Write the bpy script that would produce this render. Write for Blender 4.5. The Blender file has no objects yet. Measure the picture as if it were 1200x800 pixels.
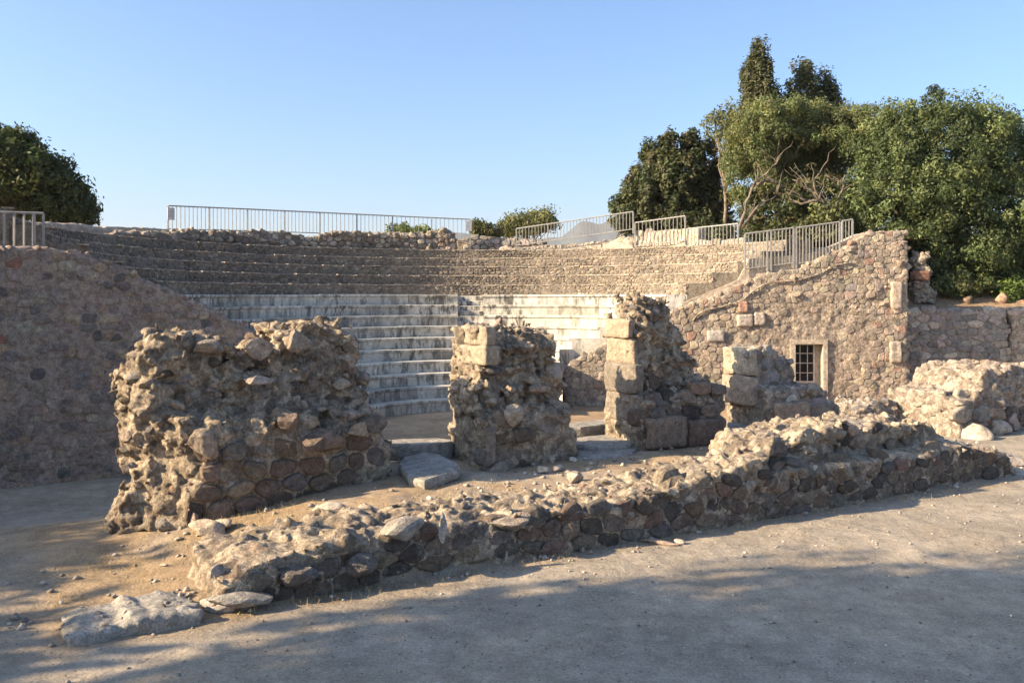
import bpy, math, random
import numpy as np
from mathutils import Vector
from mathutils.bvhtree import BVHTree
R_ = math.radians
random.seed(7); rng = np.random.default_rng(7)
sc = bpy.context.scene; COL = sc.collection
# ------------------------------------------------------------ camera, sky, sun, exposure
EYE = 3.0; FPX = 1050.0; HZ = 345.0
cam = bpy.data.objects.new('camera', bpy.data.cameras.new('camera')); COL.objects.link(cam)
cam.location = (0, 0, EYE); cam.rotation_euler = (R_(90), 0, 0)
cam.data.sensor_width = 36; cam.data.lens = FPX/1200*36; cam.data.shift_y = -(400-HZ)/1200
cam.data.clip_end = 20000; cam.data.clip_start = 0.1
sc.camera = cam
SUNH = Vector((-.965, -.262, 0)).normalized(); ELEV = R_(25)
S = Vector((SUNH.x*math.cos(ELEV), SUNH.y*math.cos(ELEV), math.sin(ELEV)))
w = bpy.data.worlds.new('World'); sc.world = w; w.use_nodes = True
nt = w.node_tree; nt.nodes.clear()
sky = nt.nodes.new('ShaderNodeTexSky'); sky.sky_type = 'NISHITA'; sky.sun_disc = False
sky.sun_elevation = ELEV; sky.sun_rotation = math.atan2(S.x, S.y)
sky.altitude = 0; sky.air_density = 0.8; sky.dust_density = 3.0; sky.ozone_density = 6.0
bgn = nt.nodes.new('ShaderNodeBackground'); bgn.inputs[1].default_value = 0.128
out = nt.nodes.new('ShaderNodeOutputWorld')
wb = nt.nodes.new('ShaderNodeVectorMath'); wb.operation = 'MULTIPLY'; wb.inputs[1].default_value = (.91, .94, .88)   # the camera's white balance
nt.links.new(sky.outputs[0], wb.inputs[0]); nt.links.new(wb.outputs[0], bgn.inputs[0]); nt.links.new(bgn.outputs[0], out.inputs[0])
sl = bpy.data.lights.new('sun', 'SUN'); sl.energy = 5.0; sl.angle = R_(0.5); sl.color = (1, .77, .50)
sun = bpy.data.objects.new('sun', sl); COL.objects.link(sun)
sun.rotation_euler = S.to_track_quat('Z', 'Y').to_euler(); sun.location = (-20, -8, 20)
sc.view_settings.view_transform = 'Standard'; sc.view_settings.look = 'None'
sc.view_settings.exposure = 1.5; sc.view_settings.gamma = 1

# ------------------------------------------------------------ noise
def hsh(i, j, k, s):
    h = (i.astype(np.int64)*374761393 + j.astype(np.int64)*668265263 + k.astype(np.int64)*2147483647 + s*974634777) & 0xffffffff
    h = ((h ^ (h >> 13))*1274126177) & 0xffffffff
    h = ((h ^ (h >> 15))*2246822519) & 0xffffffff
    return ((h ^ (h >> 16)) & 0xffffff)/float(0xffffff)
def vn(P, sc_=1., s=0):                       # value noise, -1..1
    Q = P/sc_; I = np.floor(Q); f = Q-I; f = f*f*(3-2*f); I = I.astype(np.int64)
    r = 0
    for dx in (0, 1):
        for dy in (0, 1):
            for dz in (0, 1):
                wt = (f[:, 0] if dx else 1-f[:, 0])*(f[:, 1] if dy else 1-f[:, 1])*(f[:, 2] if dz else 1-f[:, 2])
                r = r + wt*hsh(I[:, 0]+dx, I[:, 1]+dy, I[:, 2]+dz, s)
    return r*2-1
def fbm(P, sc_, oct=3, s=0):
    r = 0; a = 1; t = 0
    for o in range(oct):
        r = r + a*vn(P, sc_/2**o, s+o*17); t += a; a *= .5
    return r/t
def worley(P, sc_, s=0):                      # F1, cell id random
    Q = P/sc_; I = np.floor(Q).astype(np.int64); best = np.full(len(P), 9.); second = np.full(len(P), 9.)
    for dx in (-1, 0, 1):
        for dy in (-1, 0, 1):
            for dz in (-1, 0, 1):
                a, b, c = I[:, 0]+dx, I[:, 1]+dy, I[:, 2]+dz
                d = np.sqrt((a+hsh(a, b, c, s)-Q[:, 0])**2+(b+hsh(a, b, c, s+1)-Q[:, 1])**2+(c+hsh(a, b, c, s+2)-Q[:, 2])**2)
                second = np.where(d < best, best, np.minimum(second, d)); best = np.minimum(best, d)
    return best, second
def sstep(x, a, b):
    t = np.clip((x-a)/(b-a), 0, 1); return t*t*(3-2*t)
def n2(x, y, sc_, oct=3, s=0):
    x = np.atleast_1d(np.asarray(x, float)).ravel(); y = np.atleast_1d(np.asarray(y, float)).ravel()
    return fbm(np.stack([x, y, np.zeros_like(x)+s*.37], 1), sc_, oct, s)

# ------------------------------------------------------------ materials
def nodes(name):
    m = bpy.data.materials.new(name); m.use_nodes = True
    n = m.node_tree; b = n.nodes['Principled BSDF']; b.inputs['Specular IOR Level'].default_value = .25
    return m, n, b
def N(n, t, **kw):
    x = n.nodes.new(t)
    for k, v in kw.items():
        if k.startswith('i_'): x.inputs[int(k[2:])].default_value = v
        else: setattr(x, k, v)
    return x
def noise_(n, pos, scale, det=4, rough=.6, dist=0.):
    x = N(n, 'ShaderNodeTexNoise'); x.inputs['Scale'].default_value = scale
    x.inputs['Detail'].default_value = det; x.inputs['Roughness'].default_value = rough
    x.inputs['Distortion'].default_value = dist
    n.links.new(pos, x.inputs['Vector']); return x.outputs['Fac']
def ramp(n, fac, lo, hi, c0=0., c1=1.):
    x = N(n, 'ShaderNodeMapRange'); x.interpolation_type = 'SMOOTHSTEP'
    n.links.new(fac, x.inputs[0])
    for i, v in zip((1, 2, 3, 4), (lo, hi, c0, c1)): x.inputs[i].default_value = v
    return x.outputs[0]
def mixc(n, fac, a, b, mode='MIX'):
    x = N(n, 'ShaderNodeMix', data_type='RGBA', blend_type=mode)
    if isinstance(fac, (int, float)): x.inputs[0].default_value = fac
    else: n.links.new(fac, x.inputs[0])
    for i, v in ((6, a), (7, b)):
        if isinstance(v, tuple): x.inputs[i].default_value = (*v, 1)
        else: n.links.new(v, x.inputs[i])
    return x.outputs[2]
def bump_(n, bsdf, hs, strength=.6, dist=.02):
    prev = None
    for h, k in hs:
        b = N(n, 'ShaderNodeBump'); b.inputs['Strength'].default_value = strength; b.inputs['Distance'].default_value = k
        n.links.new(h, b.inputs['Height'])
        if prev: n.links.new(prev, b.inputs['Normal'])
        prev = b.outputs[0]
    n.links.new(prev, bsdf.inputs['Normal'])
def posn(n, sx=1, sy=1, sz=1):
    g = N(n, 'ShaderNodeNewGeometry')
    if (sx, sy, sz) == (1, 1, 1): return g.outputs['Position']
    m = N(n, 'ShaderNodeVectorMath', operation='MULTIPLY'); n.links.new(g.outputs['Position'], m.inputs[0])
    m.inputs[1].default_value = (sx, sy, sz); return m.outputs[0]
def rock_mat(name, base=None, alt=None, agg=0, dark=(.05, .045, .04), pale=(.5, .45, .36), kd=.5, kp=.3, bump=1., lo=.5, sdark=2.2):
    m, n, b = nodes(name); p = posn(n)
    if base is None:
        at = N(n, 'ShaderNodeAttribute', attribute_name='tint'); c = at.outputs['Color']
    else: c = mixc(n, ramp(n, noise_(n, p, 1.3, 3), .35, .65), base, alt or base)
    v = ramp(n, noise_(n, p, 9, 6, .7), .25, .75, .6, 1.4)
    c = mixc(n, 1., c, v, 'MULTIPLY')
    av = None
    if agg:                                            # rubble fill: every lump of aggregate has its own tone
        wv = N(n, 'ShaderNodeTexNoise'); wv.inputs['Scale'].default_value = 7; wv.inputs['Detail'].default_value = 3; n.links.new(p, wv.inputs['Vector'])
        sc1 = N(n, 'ShaderNodeVectorMath', operation='MULTIPLY_ADD'); n.links.new(wv.outputs['Color'], sc1.inputs[0]); sc1.inputs[1].default_value = (.09, .09, .09); n.links.new(p, sc1.inputs[2])
        hs_ = []
        for sca, lo_, hi_ in ((agg, .7, 1.3), (agg*2.7, .85, 1.15)):
            vo = N(n, 'ShaderNodeTexVoronoi'); vo.inputs['Scale'].default_value = sca; n.links.new(sc1.outputs[0], vo.inputs['Vector'])
            sp = N(n, 'ShaderNodeSeparateXYZ'); n.links.new(vo.outputs['Color'], sp.inputs[0])
            c = mixc(n, 1., c, ramp(n, sp.outputs[0], 0, 1, lo_, hi_), 'MULTIPLY')
            c = mixc(n, ramp(n, sp.outputs[1], .82, .9, 0, .4), c, (.16, .105, .075))
            hs_.append((ramp(n, vo.outputs['Distance'], 0, .75, 1, 0), .13/sca))
        av = hs_
    v2 = ramp(n, noise_(n, p, 45, 3, .7), .3, .7, .72, 1.28)
    c = mixc(n, 1., c, v2, 'MULTIPLY')
    f = N(n, 'ShaderNodeMath', operation='MULTIPLY'); n.links.new(ramp(n, noise_(n, p, sdark, 7, .72), lo, lo+.14), f.inputs[0]); f.inputs[1].default_value = kd
    c = mixc(n, f.outputs[0], c, dark)
    f = N(n, 'ShaderNodeMath', operation='MULTIPLY'); n.links.new(ramp(n, noise_(n, p, 6.5, 6, .7, .4), .56, .66), f.inputs[0]); f.inputs[1].default_value = kp
    c = mixc(n, f.outputs[0], c, pale)
    n.links.new(c, b.inputs['Base Color']); b.inputs['Roughness'].default_value = .93
    bump_(n, b, (av or [])+[(noise_(n, p, 14, 5, .7), .05*bump), (noise_(n, p, 60, 4, .7), .014*bump)], .9)
    return m
def plain(name, col, rough=.8, metal=0., var=.25, scale=8, bump=.004):
    m, n, b = nodes(name); p = posn(n)
    v = ramp(n, noise_(n, p, scale, 5, .65), .25, .75, 1-var, 1+var)
    n.links.new(mixc(n, 1., col, v, 'MULTIPLY'), b.inputs['Base Color'])
    b.inputs['Roughness'].default_value = rough; b.inputs['Metallic'].default_value = metal
    bump_(n, b, [(noise_(n, p, scale*6, 3), bump)], .6)
    return m
M = {}
M['core'] = rock_mat('eroded_mortar', (.41, .335, .24), (.34, .28, .21), agg=8, kd=.6, kp=.5, lo=.51, bump=1.6, sdark=3.4)
M['stone'] = rock_mat('rubble_stone', kd=.45, kp=.25, lo=.54)
M['earthy'] = rock_mat('earth_mortar', (.35, .29, .215), (.29, .24, .18), agg=8, kd=.45, kp=.4, lo=.53)
M['leftwall'] = rock_mat('lime_mortar', (.36, .28, .215), (.31, .24, .185), kd=.3, kp=.15, lo=.55)
M['wallcore'] = rock_mat('wall_mortar', (.33, .27, .21), (.28, .235, .185), agg=10, kd=.25, kp=.2, lo=.56)
M['plaster'] = rock_mat('pale_plaster', (.42, .35, .265), (.37, .31, .245), kd=.2, kp=.3, lo=.6, bump=.4)
M['terrace'] = rock_mat('terrace_rubble', (.24, .20, .155), (.20, .17, .13), kd=.4, kp=.25, lo=.52)
M['slab'] = rock_mat('grey_slab', (.31, .29, .255), (.25, .235, .205), kd=.3, kp=.35, lo=.56, bump=.5)
M['metal'] = plain('galvanised_metal', (.30, .29, .27), .65, .2, .2)
M['frame'] = plain('painted_frame', (.5, .46, .4), .7)
M['dark'] = plain('dark_glass', (.012, .014, .016), .15)
M['panel'] = plain('sign_panel', (.55, .52, .5), .6)
def marble():
    m, n, b = nodes('weathered_marble'); p = posn(n)
    at = N(n, 'ShaderNodeAttribute', attribute_name='tint'); c = at.outputs['Color']
    c = mixc(n, 1., c, ramp(n, noise_(n, p, 5, 5, .7), .25, .75, .75, 1.2), 'MULTIPLY')
    st = noise_(n, posn(n, 1.6, 1.6, .5), 2.4, 6, .75)
    g = N(n, 'ShaderNodeNewGeometry'); sx = N(n, 'ShaderNodeSeparateXYZ'); n.links.new(g.outputs['Normal'], sx.inputs[0])
    face = ramp(n, sx.outputs['Z'], .3, .8, 1, .25)      # lichen grows on the risers, treads are worn clean
    big = ramp(n, noise_(n, p, .32, 3, .6), .38, .6, .45, 1.)
    f = N(n, 'ShaderNodeMath', operation='MULTIPLY'); n.links.new(ramp(n, st, .46, .58, 0, .92), f.inputs[0]); n.links.new(face, f.inputs[1])
    f2 = N(n, 'ShaderNodeMath', operation='MULTIPLY'); n.links.new(f.outputs[0], f2.inputs[0]); n.links.new(big, f2.inputs[1])
    c = mixc(n, f2.outputs[0], c, (.07, .068, .062))
    n.links.new(c, b.inputs['Base Color']); b.inputs['Roughness'].default_value = .75
    bump_(n, b, [(noise_(n, p, 20, 5, .7), .015)], .8); return m
M['marble'] = marble()
def ground_mat():
    m, n, b = nodes('gravel_dust'); p = posn(n)
    at = N(n, 'ShaderNodeAttribute', attribute_name='tint')
    c = at.outputs['Color']
    for s_, lo, a, d in ((.5, .32, .84, 1.13), (1.6, .35, .9, 1.08), (4.5, .32, .87, 1.12), (38, .3, .8, 1.2), (150, .3, .75, 1.25)):
        c = mixc(n, 1., c, ramp(n, noise_(n, p, s_, 4, .65), lo, 1-lo, a, d), 'MULTIPLY')
    v = N(n, 'ShaderNodeTexVoronoi'); v.inputs['Scale'].default_value = 26; n.links.new(p, v.inputs['Vector'])
    sp = N(n, 'ShaderNodeSeparateXYZ'); n.links.new(v.outputs['Color'], sp.inputs[0])
    f = N(n, 'ShaderNodeMath', operation='MULTIPLY'); n.links.new(ramp(n, sp.outputs[0], .86, .88), f.inputs[0]); n.links.new(ramp(n, v.outputs['Distance'], .3, .2), f.inputs[1])
    c = mixc(n, f.outputs[0], c, (.42, .37, .31))
    f = N(n, 'ShaderNodeMath', operation='MULTIPLY'); n.links.new(ramp(n, sp.outputs[1], .93, .95), f.inputs[0]); n.links.new(ramp(n, v.outputs['Distance'], .35, .25), f.inputs[1])
    c = mixc(n, f.outputs[0], c, (.12, .1, .08))
    n.links.new(c, b.inputs['Base Color']); b.inputs['Roughness'].default_value = .97
    bump_(n, b, [(noise_(n, p, 5, 5, .6), .05), (noise_(n, p, 55, 4, .75), .012)], .8); return m
M['ground'] = ground_mat()
def leaf_mat(name, tr=.3):
    m, n, b = nodes(name)
    at = N(n, 'ShaderNodeAttribute', attribute_name='tint')
    n.links.new(at.outputs['Color'], b.inputs['Base Color']); b.inputs['Roughness'].default_value = .6
    t = N(n, 'ShaderNodeBsdfTranslucent'); n.links.new(mixc(n, 1., at.outputs['Color'], (1.2, 1.3, .6), 'MULTIPLY'), t.inputs[0])
    mx = N(n, 'ShaderNodeMixShader'); mx.inputs[0].default_value = tr
    n.links.new(b.outputs[0], mx.inputs[1]); n.links.new(t.outputs[0], mx.inputs[2])
    n.links.new(mx.outputs[0], n.nodes['Material Output'].inputs[0]); return m
M['leaf'] = leaf_mat('leaves'); M['straw'] = leaf_mat('dry_grass', .2)
M['bark'] = plain('bark', (.155, .125, .095), .9, 0, .35, 6, .02)
M['dbark'] = plain('dark_bark', (.12, .095, .07), .9, 0, .35, 6, .02)
M['tint'] = rock_mat('loose_stone', kd=.25, kp=.3, lo=.56, bump=.6)
M['hill'] = plain('far_hill', (.07, .08, .08), 1, 0, .3, .004)
M['bank'] = rock_mat('dry_earth', (.34, .23, .14), (.26, .19, .12), kd=.3, kp=.2, lo=.55)

# ------------------------------------------------------------ mesh helpers
def mesh(name, V, F, mat, tint=None, smooth=False):
    me = bpy.data.meshes.new(name); V = np.asarray(V, np.float32)
    if isinstance(F, np.ndarray):
        k = F.shape[1]; me.vertices.add(len(V)); me.vertices.foreach_set('co', V.ravel())
        me.loops.add(F.size); me.loops.foreach_set('vertex_index', F.astype(np.int32).ravel())
        me.polygons.add(len(F)); me.polygons.foreach_set('loop_start', np.arange(0, F.size, k, dtype=np.int32))
        me.update(calc_edges=True)
    else: me.from_pydata(V.tolist(), [], F)
    me.materials.append(mat)
    if tint is not None:
        at = me.color_attributes.new('tint', 'FLOAT_COLOR', 'POINT')
        t = np.ones((len(V), 4), np.float32); t[:, :3] = np.asarray(tint, np.float32); at.data.foreach_set('color', t.ravel())
    if smooth: me.polygons.foreach_set('use_smooth', np.ones(len(me.polygons), bool))
    return me
def link(name, me, parent=None, loc=(0, 0, 0)):
    o = bpy.data.objects.new(name, me); COL.objects.link(o)
    if parent: o.parent = parent
    o.location = loc; return o
def tag(o, label=None, cat=None, group=None, kind=None):
    for k, v in (('label', label), ('category', cat), ('group', group), ('kind', kind)):
        if v: o[k] = v
    return o
def thing(name, label, cat, loc=(0, 0, 0), group=None):
    return tag(link(name, None, None, loc), label, cat, group, 'thing')
class MB:                                    # mesh collector
    def __init__(s): s.V = []; s.F = []; s.T = []
    def add(s, V, F, t=None):
        o = len(s.V); s.V += [tuple(v) for v in V]; s.F += [tuple(i+o for i in f) for f in F]
        if t is not None: s.T += [tuple(t)]*len(V)
        return s
    def box(s, c, d, ax=(1, 0, 0), t=None):   # centre, size, horizontal x axis
        ax = Vector(ax).normalized(); ay = Vector((-ax.y, ax.x, 0)).normalized() if abs(ax.z) < .9 else Vector((0, 1, 0)); az = ax.cross(ay)
        V = [Vector(c)+ax*(i*d[0]/2)+ay*(j*d[1]/2)+az*(k*d[2]/2) for i in (-1, 1) for j in (-1, 1) for k in (-1, 1)]
        return s.add(V, [(0, 1, 3, 2), (4, 6, 7, 5), (0, 4, 5, 1), (2, 3, 7, 6), (0, 2, 6, 4), (1, 5, 7, 3)], t)
    def tube(s, pts, rad, n=6, t=None):
        rings = []; pts = [Vector(p) for p in pts]
        for i, p in enumerate(pts):
            d = (pts[min(i+1, len(pts)-1)]-pts[max(i-1, 0)]).normalized()
            a = d.orthogonal().normalized(); b = d.cross(a)
            rings.append([p+(a*math.cos(2*math.pi*k/n)+b*math.sin(2*math.pi*k/n))*rad[i] for k in range(n)])
        V = [v for r in rings for v in r]; F = []
        for i in range(len(pts)-1):
            for k in range(n): F.append((i*n+k, i*n+(k+1) % n, (i+1)*n+(k+1) % n, (i+1)*n+k))
        F.append(tuple(range(n))[::-1]); F.append(tuple((len(pts)-1)*n+k for k in range(n)))
        return s.add(V, F, t)
    def obj(s, name, mat, parent=None, loc=(0, 0, 0), smooth=False):
        V = np.array(s.V)-np.array(loc)
        me = mesh(name, V, s.F, mat, np.array(s.T) if s.T else None, smooth)
        if parent is None: return link(name, me, None, loc)
        return link(name, me, parent, Vector(loc)-parent.location)

# ------------------------------------------------------------ frames (local a along, b back, z up)
class Line:
    def __init__(s, ox, oy, dx, dy):
        l = math.hypot(dx, dy); s.o = (ox, oy); s.d = (dx/l, dy/l); s.n = (-dy/l, dx/l)
    def world(s, a, b): return s.o[0]+a*s.d[0]+b*s.n[0], s.o[1]+a*s.d[1]+b*s.n[1]
    def local(s, x, y):
        x = x-s.o[0]; y = y-s.o[1]; return x*s.d[0]+y*s.d[1], x*s.n[0]+y*s.n[1]
    def back(s, a): return Vector((s.n[0], s.n[1], 0))
    def pf(s, px, py, b):
        k = (px-600)/FPX; y = (b+s.n[0]*s.o[0]+s.n[1]*s.o[1])/(s.n[0]*k+s.n[1]); a, _ = s.local(k*y, y)
        return a, EYE-(py-HZ)/FPX*y
class Arc:
    def __init__(s, cx, cy, R): s.c = (cx, cy); s.R = R
    def world(s, a, b):
        th = math.pi/2-a/s.R; return s.c[0]+(s.R+b)*np.cos(th), s.c[1]+(s.R+b)*np.sin(th)
    def back(s, a): th = math.pi/2-a/s.R; return Vector((math.cos(th), math.sin(th), 0))
    def pf(s, px, py, b):
        k = (px-600)/FPX; A = 1+k*k; B = -2*(k*s.c[0]+s.c[1]); Cc = s.c[0]**2+s.c[1]**2-(s.R+b)**2
        y = (-B+math.sqrt(B*B-4*A*Cc))/(2*A); x = k*y
        t = math.atan2(y-s.c[1], x-s.c[0]); t += 2*math.pi*(t < -math.pi/2); return (math.pi/2-t)*s.R, EYE-(py-HZ)/FPX*y
FS = Line(-4.1, 10.9, .866, .5)                        # stage-building line
CX, CY = -1.0, 23.9
FL = Line(-9.4, 16.4, .866, .5)                        # left cavea end wall
FR = Line(1.6, 28.4, 10.6, -.4)                        # right cavea end wall

# ------------------------------------------------------------ ground height
def gz(x, y):
    x = np.asarray(x, float); y = np.asarray(y, float); sh = x.shape; x = x.ravel(); y = y.ravel()
    a, b = FS.local(x, y)
    base = -.52*sstep(b, 1.2, 4.5)-.06*sstep(b, 6, 9)*(x < -4)
    plat = .44*sstep(a, -1.2, 2.6)*(1-sstep(a, 12.2, 13.4))*sstep(b, -2.75, -2.35)
    base = base+plat*(1-sstep(b, 1.2, 2.4))
    near = (np.abs(x) < 30) & (y < 60) & (y > -10)
    z = base+np.where(near, .025*n2(x, y, 1.5, 3, 3)+.012*n2(x, y, .25, 2, 5), 0)
    inpl = sstep(a, -2.2, -1)*(1-sstep(a, 12, 13))*sstep(b, -2.9, -2.3)*(1-sstep(b, 1.6, 2.4))
    z = z+inpl*(.05*n2(x, y, .5, 4, 9))
    z = z-.05*(1-sstep(np.abs(b+2.95), 0, .5))*(a > -1)*(a < 12)*0
    return z.reshape(sh)
def g1(x, y): return float(gz(np.array([x]), np.array([y]))[0])
def axis(lo, hi, step, far):
    m = list(np.arange(lo, hi, step)); l = []; h = []; d = step
    p = lo
    while p > -far: d *= 1.35; p -= d; l.append(p)
    d = step; p = m[-1]
    while p < far: d *= 1.35; p += d; h.append(p)
    return np.array(l[::-1]+m+h)
gx = axis(-10, 14, .075, 2900); gy = axis(4, 20, .075, 2900)
X, Y = np.meshgrid(gx, gy, indexing='ij'); Zg = gz(X, Y)
nx, ny = X.shape; idx = np.arange(nx*ny).reshape(nx, ny)
F = np.stack([idx[:-1, :-1], idx[1:, :-1], idx[1:, 1:], idx[:-1, 1:]], -1).reshape(-1, 4)
V = np.stack([X.ravel(), Y.ravel(), Zg.ravel()], 1)
a, b = FS.local(V[:, 0], V[:, 1])
soil = sstep(a, -2.4, -1.2)*(1-sstep(a, 12, 13))*sstep(b+.25*n2(V[:, 0], V[:, 1], .6, 3, 4), -3.35, -2.8)*(1-sstep(b, 1.4, 2.2))
grassy = soil*sstep(n2(V[:, 0], V[:, 1], .7, 4, 21)+.5*(1-sstep(a, 1, 4)), .0, .5)
orch = sstep(b, 3, 5)
path_c = np.array([.305, .265, .21]); soil_c = np.array([.31, .25, .185]); straw_c = np.array([.31, .215, .115]); orch_c = np.array([.33, .23, .14])
pvar = sstep(n2(V[:, 0], V[:, 1], 2.2, 4, 33), -.25, .35)[:, None]; pcol = path_c[None]*(1-pvar)+np.array([[.34, .28, .205]])*pvar
t = pcol*(1-soil[:, None])+soil_c[None]*soil[:, None]
t = t*(1-.6*grassy[:, None])+straw_c[None]*.6*grassy[:, None]
ok_ = (orch*(V[:, 0] > -5))[:, None]; t = t*(1-ok_)+orch_c[None]*ok_
tag(link('ground', mesh('ground', V, F, M['ground'], t, True)), kind='structure')
def hit(px, py, z0=0.):                     # point of the ground seen at a pixel
    k = (px-600)/FPX; y = (EYE-z0)*FPX/(py-HZ)
    for _ in range(6): y = (EYE-g1(k*y, y))*FPX/(py-HZ)
    return Vector((k*y, y, g1(k*y, y)))

# ------------------------------------------------------------ implicit ruins by surface nets
def polysdf(P, x, z):
    P = np.array(P, float); d = np.full(x.shape, 1e9); ins = np.zeros(x.shape, bool); n = len(P)
    for i in range(n):
        x0, z0 = P[i]; x1, z1 = P[(i+1) % n]; ex, ez = x1-x0, z1-z0; L = ex*ex+ez*ez
        if L < 1e-12: continue
        t = np.clip(((x-x0)*ex+(z-z0)*ez)/L, 0, 1)
        d = np.minimum(d, (x-x0-t*ex)**2+(z-z0-t*ez)**2)
        if z0 != z1: ins ^= ((z0 > z) != (z1 > z)) & (x < (x1-x0)*(z-z0)/(z1-z0)+x0)
    d = np.sqrt(d); return np.where(ins, -d, d)
def nets(f, h, org):
    s = f < 0; n = np.array(f.shape)-1
    acc = np.zeros((*n, 3)); cnt = np.zeros(n)
    def sl_(c): return tuple(slice(c[i], c[i]+n[i]) for i in range(3))
    for ax in range(3):
        o = [i for i in range(3) if i != ax]
        for p in (0, 1):
            for q in (0, 1):
                c0 = [0, 0, 0]; c0[o[0]] = p; c0[o[1]] = q; c1 = list(c0); c1[ax] = 1
                f0 = f[sl_(c0)]; f1 = f[sl_(c1)]; m = (f0 < 0) != (f1 < 0)
                t = np.where(m, f0/np.where(m, f0-f1, 1), 0)
                cnt += m; acc[..., o[0]] += m*p; acc[..., o[1]] += m*q; acc[..., ax] += t
    act = cnt > 0; ids = np.full(n, -1); ids[act] = np.arange(act.sum())
    I = np.argwhere(act); V = (I+acc[act]/cnt[act][:, None])*h+np.array(org)
    Fs = []
    for ax in range(3):
        o = [(ax+1) % 3, (ax+2) % 3]
        a0 = [slice(None)]*3; a1 = [slice(None)]*3; a0[ax] = slice(0, -1); a1[ax] = slice(1, None)
        ch = s[tuple(a0)] != s[tuple(a1)]; E = np.argwhere(ch)
        E = E[(E[:, o[0]] > 0) & (E[:, o[1]] > 0) & (E[:, o[0]] < f.shape[o[0]]-1) & (E[:, o[1]] < f.shape[o[1]]-1)]
        flip = s[tuple(a0)][tuple(E.T)]
        def c(d0, d1):
            K = E.copy(); K[:, o[0]] += d0; K[:, o[1]] += d1; return ids[tuple(K.T)]
        Q = np.stack([c(-1, -1), c(0, -1), c(0, 0), c(-1, 0)], 1); Q[~flip] = Q[~flip][:, ::-1]; Fs.append(Q)
    return V, np.concatenate(Fs)
class Body: pass
def ruin(name, label, cat, fr, outl, b0, b1, vox=.03, amp=1., mat='core', extra=None, ampf=None, seed=0, round_=.06, core='rubble_core', low=None):
    """outl: (a,z) outline; b0..b1 depth."""
    P = np.array(outl); m = .3
    A = np.arange(P[:, 0].min()-m, P[:, 0].max()+m, vox); B = np.arange(b0-m, b1+m, vox); Z = np.arange(P[:, 1].min()-.06, P[:, 1].max()+m, vox)
    a2, z2 = np.meshgrid(A, Z, indexing='ij'); d2 = polysdf(P, a2, z2)
    db = np.abs(B-(b0+b1)/2)-(b1-b0)/2
    q = np.maximum(d2[:, None, :]+round_, 0); r = np.maximum(db[None, :, None]+round_, 0)
    d = np.where((q > 0) & (r > 0), np.sqrt(q*q+r*r)-round_, np.maximum(d2[:, None, :], db[None, :, None]))
    AA, BB, ZZ = np.meshgrid(A, B, Z, indexing='ij')
    if extra: d = extra(d, AA, BB, ZZ)
    band = np.abs(d) < .36*max(amp, .5)
    pts = np.stack([AA[band], BB[band], ZZ[band]], 1)
    am = (ampf(pts) if ampf else 1.)*amp
    wp = pts+.06*np.stack([vn(pts, .2, 71), vn(pts, .2, 72), vn(pts, .2, 73)], 1)
    dd = .10*fbm(pts, .8, 2, seed+1)
    f1, f2 = worley(wp, .40, seed+5); dd = dd+.12*(f1-.5)+.05*(1-sstep(f2-f1, 0, .16))
    f1, f2 = worley(wp, .125, seed+9); dd = dd+.035*(f1-.5)+.018*(1-sstep(f2-f1, 0, .2))
    dd = dd+.06*fbm(pts, .12, 4, seed+31)-.13*(1-np.abs(fbm(pts, .34, 3, seed+37)))**3+.05-.07*(1-np.abs(fbm(pts, .15, 3, seed+39)))**3+.02
    pit = fbm(pts, .30, 2, seed+41); dd = dd+.09*sstep(pit, .22, .42)
    pit = fbm(pts, .12, 2, seed+43); dd = dd+.03*sstep(pit, .25, .45)
    d[band] += am*dd+.06*np.minimum(am, 1)*(amp > .5)
    V, Fc = nets(d, vox, (A[0], B[0], Z[0]))
    wx, wy = fr.world(V[:, 0], V[:, 1]); W = np.stack([wx, wy, V[:, 2]], 1)
    ca = (P[:, 0].min()+P[:, 0].max())/2; ox, oy = fr.world(ca, (b0+b1)/2); zb = P[:, 1].min() if low is None else low
    th = thing(name, label, cat, (float(ox), float(oy), float(zb)))
    o = link(core, mesh(core, W-np.array(th.location), Fc, M[mat], None, True), th)
    r = Body(); r.th = th; r.fr = fr; r.b0 = b0; r.W = W; r.F = Fc; r.amin = P[:, 0].min(); r.amax = P[:, 0].max(); r.loc = V
    r.bvh = BVHTree.FromPolygons(W.tolist(), Fc.tolist()); r.parts = []; r.seed = seed
    return r
def chaikin(P):
    Q = []
    for i in range(len(P)):
        p, q = P[i], P[(i+1) % len(P)]
        Q += [(p[0]*.78+q[0]*.22, p[1]*.78+q[1]*.22), (p[0]*.22+q[0]*.78, p[1]*.22+q[1]*.78)]
    return Q
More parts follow.
